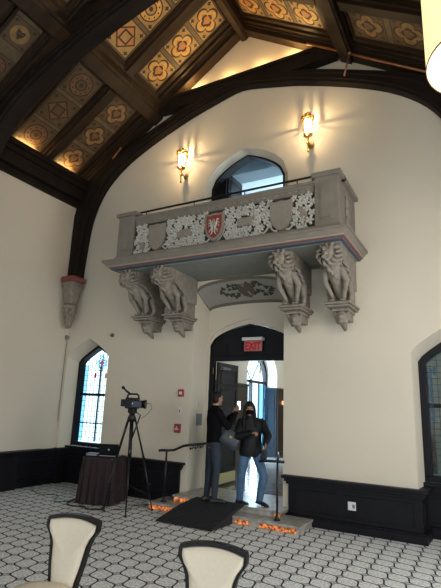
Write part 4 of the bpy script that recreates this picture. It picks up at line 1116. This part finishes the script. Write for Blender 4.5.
def torso(mb, rings_, F, Rt):
    R = []
    for c, a, b in rings_:
        c = Vector(c); R.append([c + Rt * (a * cos(t)) + F * (b * sin(t)) for t in (2 * pi * k / 20 for k in range(20))])
    mb.rings(R, smooth=True)

def head_into(mb, c, F, Rt, s=1.0):
    U_ = Vector((0, 0, 1)); Mh = Matrix((Rt, F, U_)).transposed()
    mb.ball(c, (.073 * s, .092 * s, .108 * s), 16, 12, mat=Mh)
    mb.ball(c + F * .022 * s - U_ * .055 * s, (.055 * s, .062 * s, .060 * s), 12, 8, mat=Mh)      # jaw
    mb.ball(c + F * .070 * s - U_ * .100 * s, (.024 * s, .02 * s, .018 * s), 8, 6, mat=Mh)      # chin
    mb.limb(c + F * .086 * s + U_ * .005 * s, c + F * .106 * s - U_ * .032 * s, .009 * s, .013 * s, 8)   # nose
    mb.ball(c + F * .080 * s + U_ * .026 * s, (.05 * s, .014 * s, .010 * s), 8, 5, mat=Mh)       # brow
    mb.ball(c + F * .084 * s - U_ * .062 * s, (.024 * s, .012 * s, .010 * s), 8, 5, mat=Mh)      # lips
    for q in (-1, 1): mb.ball(c + Rt * (.074 * s * q) - U_ * .01 * s, (.010 * s, .020 * s, .032 * s), 8, 6, mat=Mh)  # ears

U_ = Vector((0, 0, 1))
def person(base, F, joints, sizes, mats, label, build_hair, coat=False, s=1.0):
    F = Vector(F).normalized(); Rt = Vector((F.y, -F.x, 0))
    J = {k: Vector(v) for k, v in joints.items() if not isinstance(v, float)}
    r = empty('person', base, label, 'person')
    HF = J.get('faceF', F).normalized(); HR = Vector((HF.y, -HF.x, 0)).normalized()
    # --- body, one skin
    mb = MB()
    head_into(mb, J['head'], HF, HR, s)
    mb.limb(J['head'] - U_ * .07, J['neck'], .050, .055)
    pel, che = J['pelvis'], J['chest']
    torso(mb, [(pel - U_ * .10, .11, .08), (pel, .13, .09), (pel + (che - pel) * .45, .11, .08), (che, .13, .09), (J['neck'] - U_ * .06, .13, .07), (J['neck'], .05, .05)], F, Rt)
    for q in 'lr':
        mb.limb(J['sh' + q], J['el' + q], .042, .034); mb.limb(J['el' + q], J['wr' + q], .034, .024)
        mb.limb(J['hip' + q], J['kn' + q], .065, .045); mb.limb(J['kn' + q], J['an' + q], .045, .03)
        mb.limb(J['an' + q], J['an' + q] + Vector(J['toe' + q]).normalized() * .05 - U_ * .062, .024, .014)
        hd = J['hd' + q]; hand(mb, J['wr' + q], hd, J['pn' + q], 1 if q == 'r' else -1, joints.get('curl' + q, .6), .95)
    mb.build('body', mats['skin'], r, remesh=.0065, rsm=3)
    # --- top
    mb = MB(); a = sizes
    torso(mb, a['top'](J, pel, che), F, Rt)
    for q in 'lr':
        mb.limb(J['sh' + q], J['el' + q], a['arm'][0], a['arm'][1]); mb.limb(J['el' + q], J['wr' + q], a['arm'][1], a['arm'][2])
        mb.limb(J['sh' + q], J['neck'] - U_ * .035, a['arm'][0] * .92, .05)
    mb.tube([J['neck'] - U_ * .04, J['neck'] + U_ * (.025 if not coat else .05)], [.07, .062 if not coat else .078], 14)
    mb.build(a['topname'], mats['top'], r, remesh=.010, rsm=3)
    # --- trousers
    mb = MB()
    torso(mb, [(pel - U_ * .09, .12, .09), (pel - U_ * .02, .168 * a['hip'], .115), (pel + U_ * .08, .15 * a['hip'], .105), (pel + U_ * .12, .14 * a['hip'], .10)], F, Rt)
    for q in 'lr':
        g_ = a['leg']
        mid = J['hip' + q].lerp(J['kn' + q], .5) 
        mb.limb(J['hip' + q], mid, g_[0], (g_[0] + g_[1]) / 2 + .004); mb.limb(mid, J['kn' + q], (g_[0] + g_[1]) / 2 + .004, g_[1])
        cf = J['kn' + q].lerp(J['an' + q], .35) - F * .008
        mb.limb(J['kn' + q], cf, g_[1], g_[1] * .99); mb.limb(cf, J['an' + q] - U_ * .015, g_[1] * .99, g_[2])
    mb.build('trousers', mats['leg'], r, remesh=.010, rsm=3)
    for q in 'lr':
        mb = MB(); an, d = J['an' + q], Vector(J['toe' + q]).normalized(); sd = Vector((-d.y, d.x, 0)); 
        g0 = an - U_ * .065
        Ms = Matrix((d, sd, U_)).transposed()
        mb.ball(g0 - d * .03, (.05, .036, .036), 10, 7, mat=Ms); mb.ball(g0 + d * .06 - U_ * .004, (.09, .042, .032), 12, 7, mat=Ms); mb.ball(g0 + d * .13 - U_ * .008, (.055, .042, .024), 10, 6, mat=Ms)
        mb.limb(an, g0, .038, .036); mb.box(-.075, .175, -.036, .036, -.034, -.020, mat=Matrix.Translation(g0) @ Ms.to_4x4())
        mb.build('shoe', mats['shoe'], r, remesh=.008, rsm=3)
    for q in (-1, 1):
        mb = MB(); mb.ball(J['head'] + HF * .083 * s + HR * q * .031 * s + U_ * .008, (.011, .011, .008), 8, 6); mb.build('eye', HAIRD, r)
    build_hair(r, J['head'], HF, HR)
    return r
FM = Vector((.62, .785, 0)); RM = Vector((FM.y, -FM.x, 0))
mc = Vector((-3.90, 6.88, 0))
ZF = .225
def man_top(J, pel, che):
    return [(pel - U_ * .02, .165, .115), (pel + U_ * .10, .160, .118), (pel + (che - pel) * .5, .165, .115), (che, .190, .125), (che + U_ * .12, .195, .110), (J['neck'] - U_ * .03, .11, .08)]
mj = dict(head=mc + U_ * 1.825 + FM * .035, neck=mc + U_ * 1.685 + FM * .0, chest=mc + U_ * 1.48, pelvis=mc + U_ * 1.13,
    shr=mc + RM * .185 + U_ * 1.60, shl=mc - RM * .185 + U_ * 1.60,
    elr=mc + RM * .235 + FM * .14 + U_ * 1.37, ell=mc - RM * .20 + FM * .16 + U_ * 1.36,
    wrr=(-3.635, 7.135, 1.60), wrl=(-3.70, 7.17, 1.58), hdr=(.25, .25, 1), hdl=(.35, .15, 1), pnr=(-1, .4, 0), pnl=(1, -.3, 0), curlr=.5, curll=.5, faceF=Vector((.42, .91, 0)),
    hipr=mc + RM * .09 + U_ * 1.08, hipl=mc - RM * .09 + U_ * 1.08,
    knr=mc + RM * .10 + FM * .03 + U_ * .70, knl=mc - RM * .09 + FM * .0 + U_ * .70,
    anr=mc + RM * .11 - FM * .0 + U_ * (ZF + .10), anl=mc - RM * .10 - FM * .05 + U_ * (ZF + .10),
    toer=(.85, .35, 0), toel=(.70, .60, 0))
def man_hair(r, c, F, Rt):
    Mh = Matrix((Rt, F, U_)).transposed(); mb = MB()
    mb.ball(c + U_ * .032 - F * .018, (.081, .092, .090), 16, 10, mat=Mh); mb.ball(c - F * .035 - U_ * .02, (.074, .066, .075), 12, 8, mat=Mh)
    mb.ball(c + U_ * .075 + F * .03, (.066, .055, .038), 12, 8, mat=Mh)
    mb.build('hair', HAIRD, r, remesh=.008)
    mb = MB()
    for q in (-1, 1):
        cc = c + F * .10 + Rt * q * .034 + U_ * .006
        mb.tube([cc + (Rt * cos(t) * .022 + U_ * sin(t) * .016) for t in (2 * pi * k / 12 for k in range(13))], .0025, 5)
        mb.tube([cc + Rt * q * .022, c + Rt * q * .078 - F * .0 + U_ * .008], .0025, 5)
    mb.tube([c + F * .10 - Rt * .012 + U_ * .008, c + F * .10 + Rt * .012 + U_ * .008], .0025, 5)
    mb.build('glasses', BLACKM, r)
person((mc.x, mc.y, ZF), FM, mj, dict(top=man_top, arm=(.064, .052, .036), topname='sweater', hip=1.0, leg=(.088, .062, .050)),
       dict(skin=SKIN, top=SWEAT, leg=JEAND, shoe=SHOE), 'short-haired person in black sweater and dark jeans holding up a phone in the doorway', man_hair)
ph = empty('mobile_phone', (-3.62, 7.2, 1.66), 'phone with a bright screen held up by the person in the black sweater', 'phone')
Pm = Matrix.Translation((-3.615, 7.19, 1.72)) @ Matrix.Rotation(math.atan2(-.2, .98), 4, 'Z')
mb = MB(); mb.box(-.038, .038, 0, .009, -.075, .075, mat=Pm); mb.build('phone_case', CAMB, ph, bevel=.003)
mb = MB(); mb.box(-.034, .034, -.002, 0, -.07, .07, mat=Pm); mb.build('screen', PHONEM, ph)

FW = Vector((.55, -.835, 0)); RW = Vector((FW.y, -FW.x, 0)); wc = Vector((-3.36, 7.16, 0))
def w_top(J, pel, che):
    return [(pel - U_ * .13, .185, .155), (pel - U_ * .03, .19, .16), (pel + U_ * .12, .175, .14), (pel + (che - pel) * .6, .175, .14), (che, .185, .145), (che + U_ * .10, .18, .12), (J['neck'] - U_ * .02, .10, .085)]
wj = dict(head=(-3.365, 7.09, 1.675), neck=(-3.37, 7.13, 1.545), chest=wc + U_ * 1.36, pelvis=wc + U_ * 1.06, faceF=Vector((.50, -.86, 0)),
    shr=wc + RW * .165 + U_ * 1.455, shl=wc - RW * .165 + U_ * 1.455,
    elr=(-3.50, 6.90, 1.22), ell=(-3.06, 7.16, 1.26),
    wrr=(-3.235, 6.88, 1.305), wrl=(-3.045, 7.02, 1.155), hdr=(1, -.1, .12), hdl=(.2, -.5, -.8), pnr=(0, .3, -1), pnl=(-.3, -.6, -.2), curlr=1.25, curll=.9,
    hipr=wc + RW * .085 + U_ * 1.0, hipl=wc - RW * .085 + U_ * 1.0,
    knr=(-3.46, 7.03, .625), knl=(-3.09, 7.08, .66),
    anr=(-3.52, 7.12, .30), anl=(-3.185, 7.16, .325), toer=(.93, -.28, 0), toel=(.90, -.30, -.12))
def w_hair(r, c, F, Rt):
    Mh = Matrix((Rt, F, U_)).transposed(); mb = MB()
    mb.ball(c + U_ * .026 - F * .014, (.088, .096, .100), 16, 10, mat=Mh); mb.ball(c + U_ * .062 + F * .045, (.070, .050, .030), 12, 8, mat=Mh)
    mb.limb(c - F * .045, c - F * .06 - U_ * .28, .075, .06)
    for q in (-1, 1):
        mb.limb(c + Rt * q * .072 + U_ * .03, c + Rt * q * .088 - U_ * .12 + F * .01, .028, .030); mb.limb(c + Rt * q * .088 - U_ * .12 + F * .01, c + Rt * q * .10 - U_ * .27 + F * .075, .030, .024)
        mb.limb(c + Rt * q * .03 + U_ * .085 + F * .04, c + Rt * q * .075 + F * .035, .025, .022)
    mb.build('hair', HAIRD, r, remesh=.008)
    mb = MB(); mb.ball(c + F * .040 - U_ * .052, (.064, .066, .052), 14, 9, mat=Mh); mb.ball(c + F * .095 - U_ * .035, (.022, .022, .026), 8, 6, mat=Mh); mb.build('face_mask', SWEAT, r, remesh=.008)
    # quilting seams of the coat hem
person((wc.x, wc.y, .21), FW, wj, dict(top=w_top, arm=(.074, .064, .048), topname='padded_coat', hip=.95, leg=(.090, .066, .056)),
       dict(skin=SKIN, top=COAT, leg=JEANL, shoe=SHOE), 'long-haired person in black padded coat, dark face mask and blue jeans stepping down', w_hair, coat=True, s=.96)
# handbag hanging on the arm
hb = empty('handbag', (-3.60, 6.92, 1.0), 'slouched dark grey leather handbag hanging between the two people', 'bag')
mb = MB(); Hm = Matrix.Translation((-3.585, 6.86, 1.195)) @ Matrix.Rotation(radians(18), 4, 'Z') @ Matrix.Rotation(radians(28), 4, 'Y')
R = []
for z, a, b in ((-.125, .125, .03), (-.115, .15, .052), (-.03, .158, .062), (.06, .145, .045), (.12, .125, .016), (.125, .12, .008)):
    R.append([Hm @ Vector((a * (abs(cos(t)) ** .4) * (1 if cos(t) > 0 else -1), b * (abs(sin(t)) ** .7) * (1 if sin(t) > 0 else -1), z)) for t in (2 * pi * k / 28 for k in range(28))])
mb.rings(R, smooth=True); mb.build('bag_body', BAGL, hb)
mb = MB(); mb.tube([Hm @ Vector((-.09, 0, .11)), (-3.60, 6.87, 1.36), (-3.53, 6.89, 1.315), (-3.50, 6.89, 1.28), Hm @ Vector((.09, 0, .11))], .008, 6); mb.build('strap', SHOE, hb)
mb = MB(); mb.box(-.02, .02, -.068, -.055, .02, .05, mat=Hm); mb.build('clasp', BRASS, hb)
# bundle in the other hand
mb = MB(); mb.ball((-3.03, 6.965, 1.0), (.05, .035, .075), 12, 8); mb.ball((-3.05, 6.975, .95), (.06, .04, .05), 10, 7); mb.limb((-3.035, 6.98, 1.08), (-3.03, 6.97, 1.02), .018, .03)
T(mb.build('cloth_bundle', JEAND, remesh=.008), 'small blue-grey cloth bundle hanging from the hand beside the right rail', 'bundle')

# ================================================================ lights
def area(loc, rot, sx, sy, e, col, name='daylight_fill'):
    l = bpy.data.lights.new(name, 'AREA'); l.shape = 'RECTANGLE'; l.size = sx; l.size_y = sy; l.energy = e; l.color = col
    o = bpy.data.objects.new(name, l); COL.objects.link(o); o.location = loc; o.rotation_euler = rot; return o
for x in (-6.2, -3.1, 0.0): area((x, YB + .05, 3.05), (radians(-90), 0, 0), 2.1, 4.1, 330, (1.0, .95, .87))  # added lamps meant as room fill, in made-up rear openings
for y in (-2.7, 1.1, 4.9): area((XR - .05, y, 2.3), (0, radians(90), 0), 2.5, 1.7, 70, (.90, .95, 1.0))  # added fill lamps at the made-up openings of the unseen right wall
area((-7.38, 8.05, 1.9), (radians(90), 0, 0), 1.0, 1.9, 14, (.75, .88, 1.0))
for x in (-4.9, -4.1, -3.4, -2.75):
    l = bpy.data.lights.new('cove_bulb', 'POINT'); l.energy = 3; l.color = (1, .64, .26); l.shadow_soft_size = .03
    o = bpy.data.objects.new('cove_bulb', l); COL.objects.link(o); o.location = (x, 7.20, 8.40)
    l = l.copy(); l.energy = 7; o = bpy.data.objects.new('cove_bulb', l); COL.objects.link(o); o.location = (x, 4.58, 8.42)
area((-6.3, 12.9, 1.7), (0, radians(-90), 0), 2.8, 2.0, 260, (.72, .86, 1.0))
area((-3.6, 12.5, 4.15), (0, 0, 0), 2.0, 3.0, 60, (1.0, .88, .72), 'hall_light')
area((-3.2, 11.0, 6.2), (radians(125), 0, 0), 2.4, 1.2, 260, (.72, .88, 1.0))  # added unseen lamp to brighten the upper room
l = bpy.data.lights.new('pendant_bulb', 'POINT'); l.energy = 45; l.color = (1, .82, .55); l.shadow_soft_size = .15
o = bpy.data.objects.new('pendant_bulb', l); COL.objects.link(o); o.location = (cx_, cy_, 4.1)
w = bpy.data.worlds.new('sky'); SC.world = w; w.use_nodes = True
bg = w.node_tree.nodes['Background']; bg.inputs[0].default_value = (.70, .87, 1.0, 1); bg.inputs[1].default_value = 2.0

# ================================================================ camera
cam = bpy.data.cameras.new('camera'); co = bpy.data.objects.new('camera', cam); COL.objects.link(co)
yaw, pit, rol = radians(29.442), radians(13.448), radians(2.262)
f = Vector((-sin(yaw) * cos(pit), cos(yaw) * cos(pit), sin(pit))); rr = Vector((cos(yaw), sin(yaw), 0)); uu = rr.cross(f)
r2 = rr * cos(rol) + uu * sin(rol); u2 = -rr * sin(rol) + uu * cos(rol)
co.matrix_world = Matrix.Translation((0, 0, 1.728)) @ Matrix((r2, u2, -f)).transposed().to_4x4()
cam.sensor_fit = 'VERTICAL'; cam.sensor_height = 24; cam.lens = 24 * 460.92 / 588; cam.clip_start = .02; cam.clip_end = 100
SC.camera = co
SC.view_settings.view_transform = 'Standard'; SC.view_settings.look = 'None'; SC.view_settings.gamma = 1; SC.view_settings.exposure = .64
SC.view_settings.use_curve_mapping = False
SC.cycles.max_bounces = 8
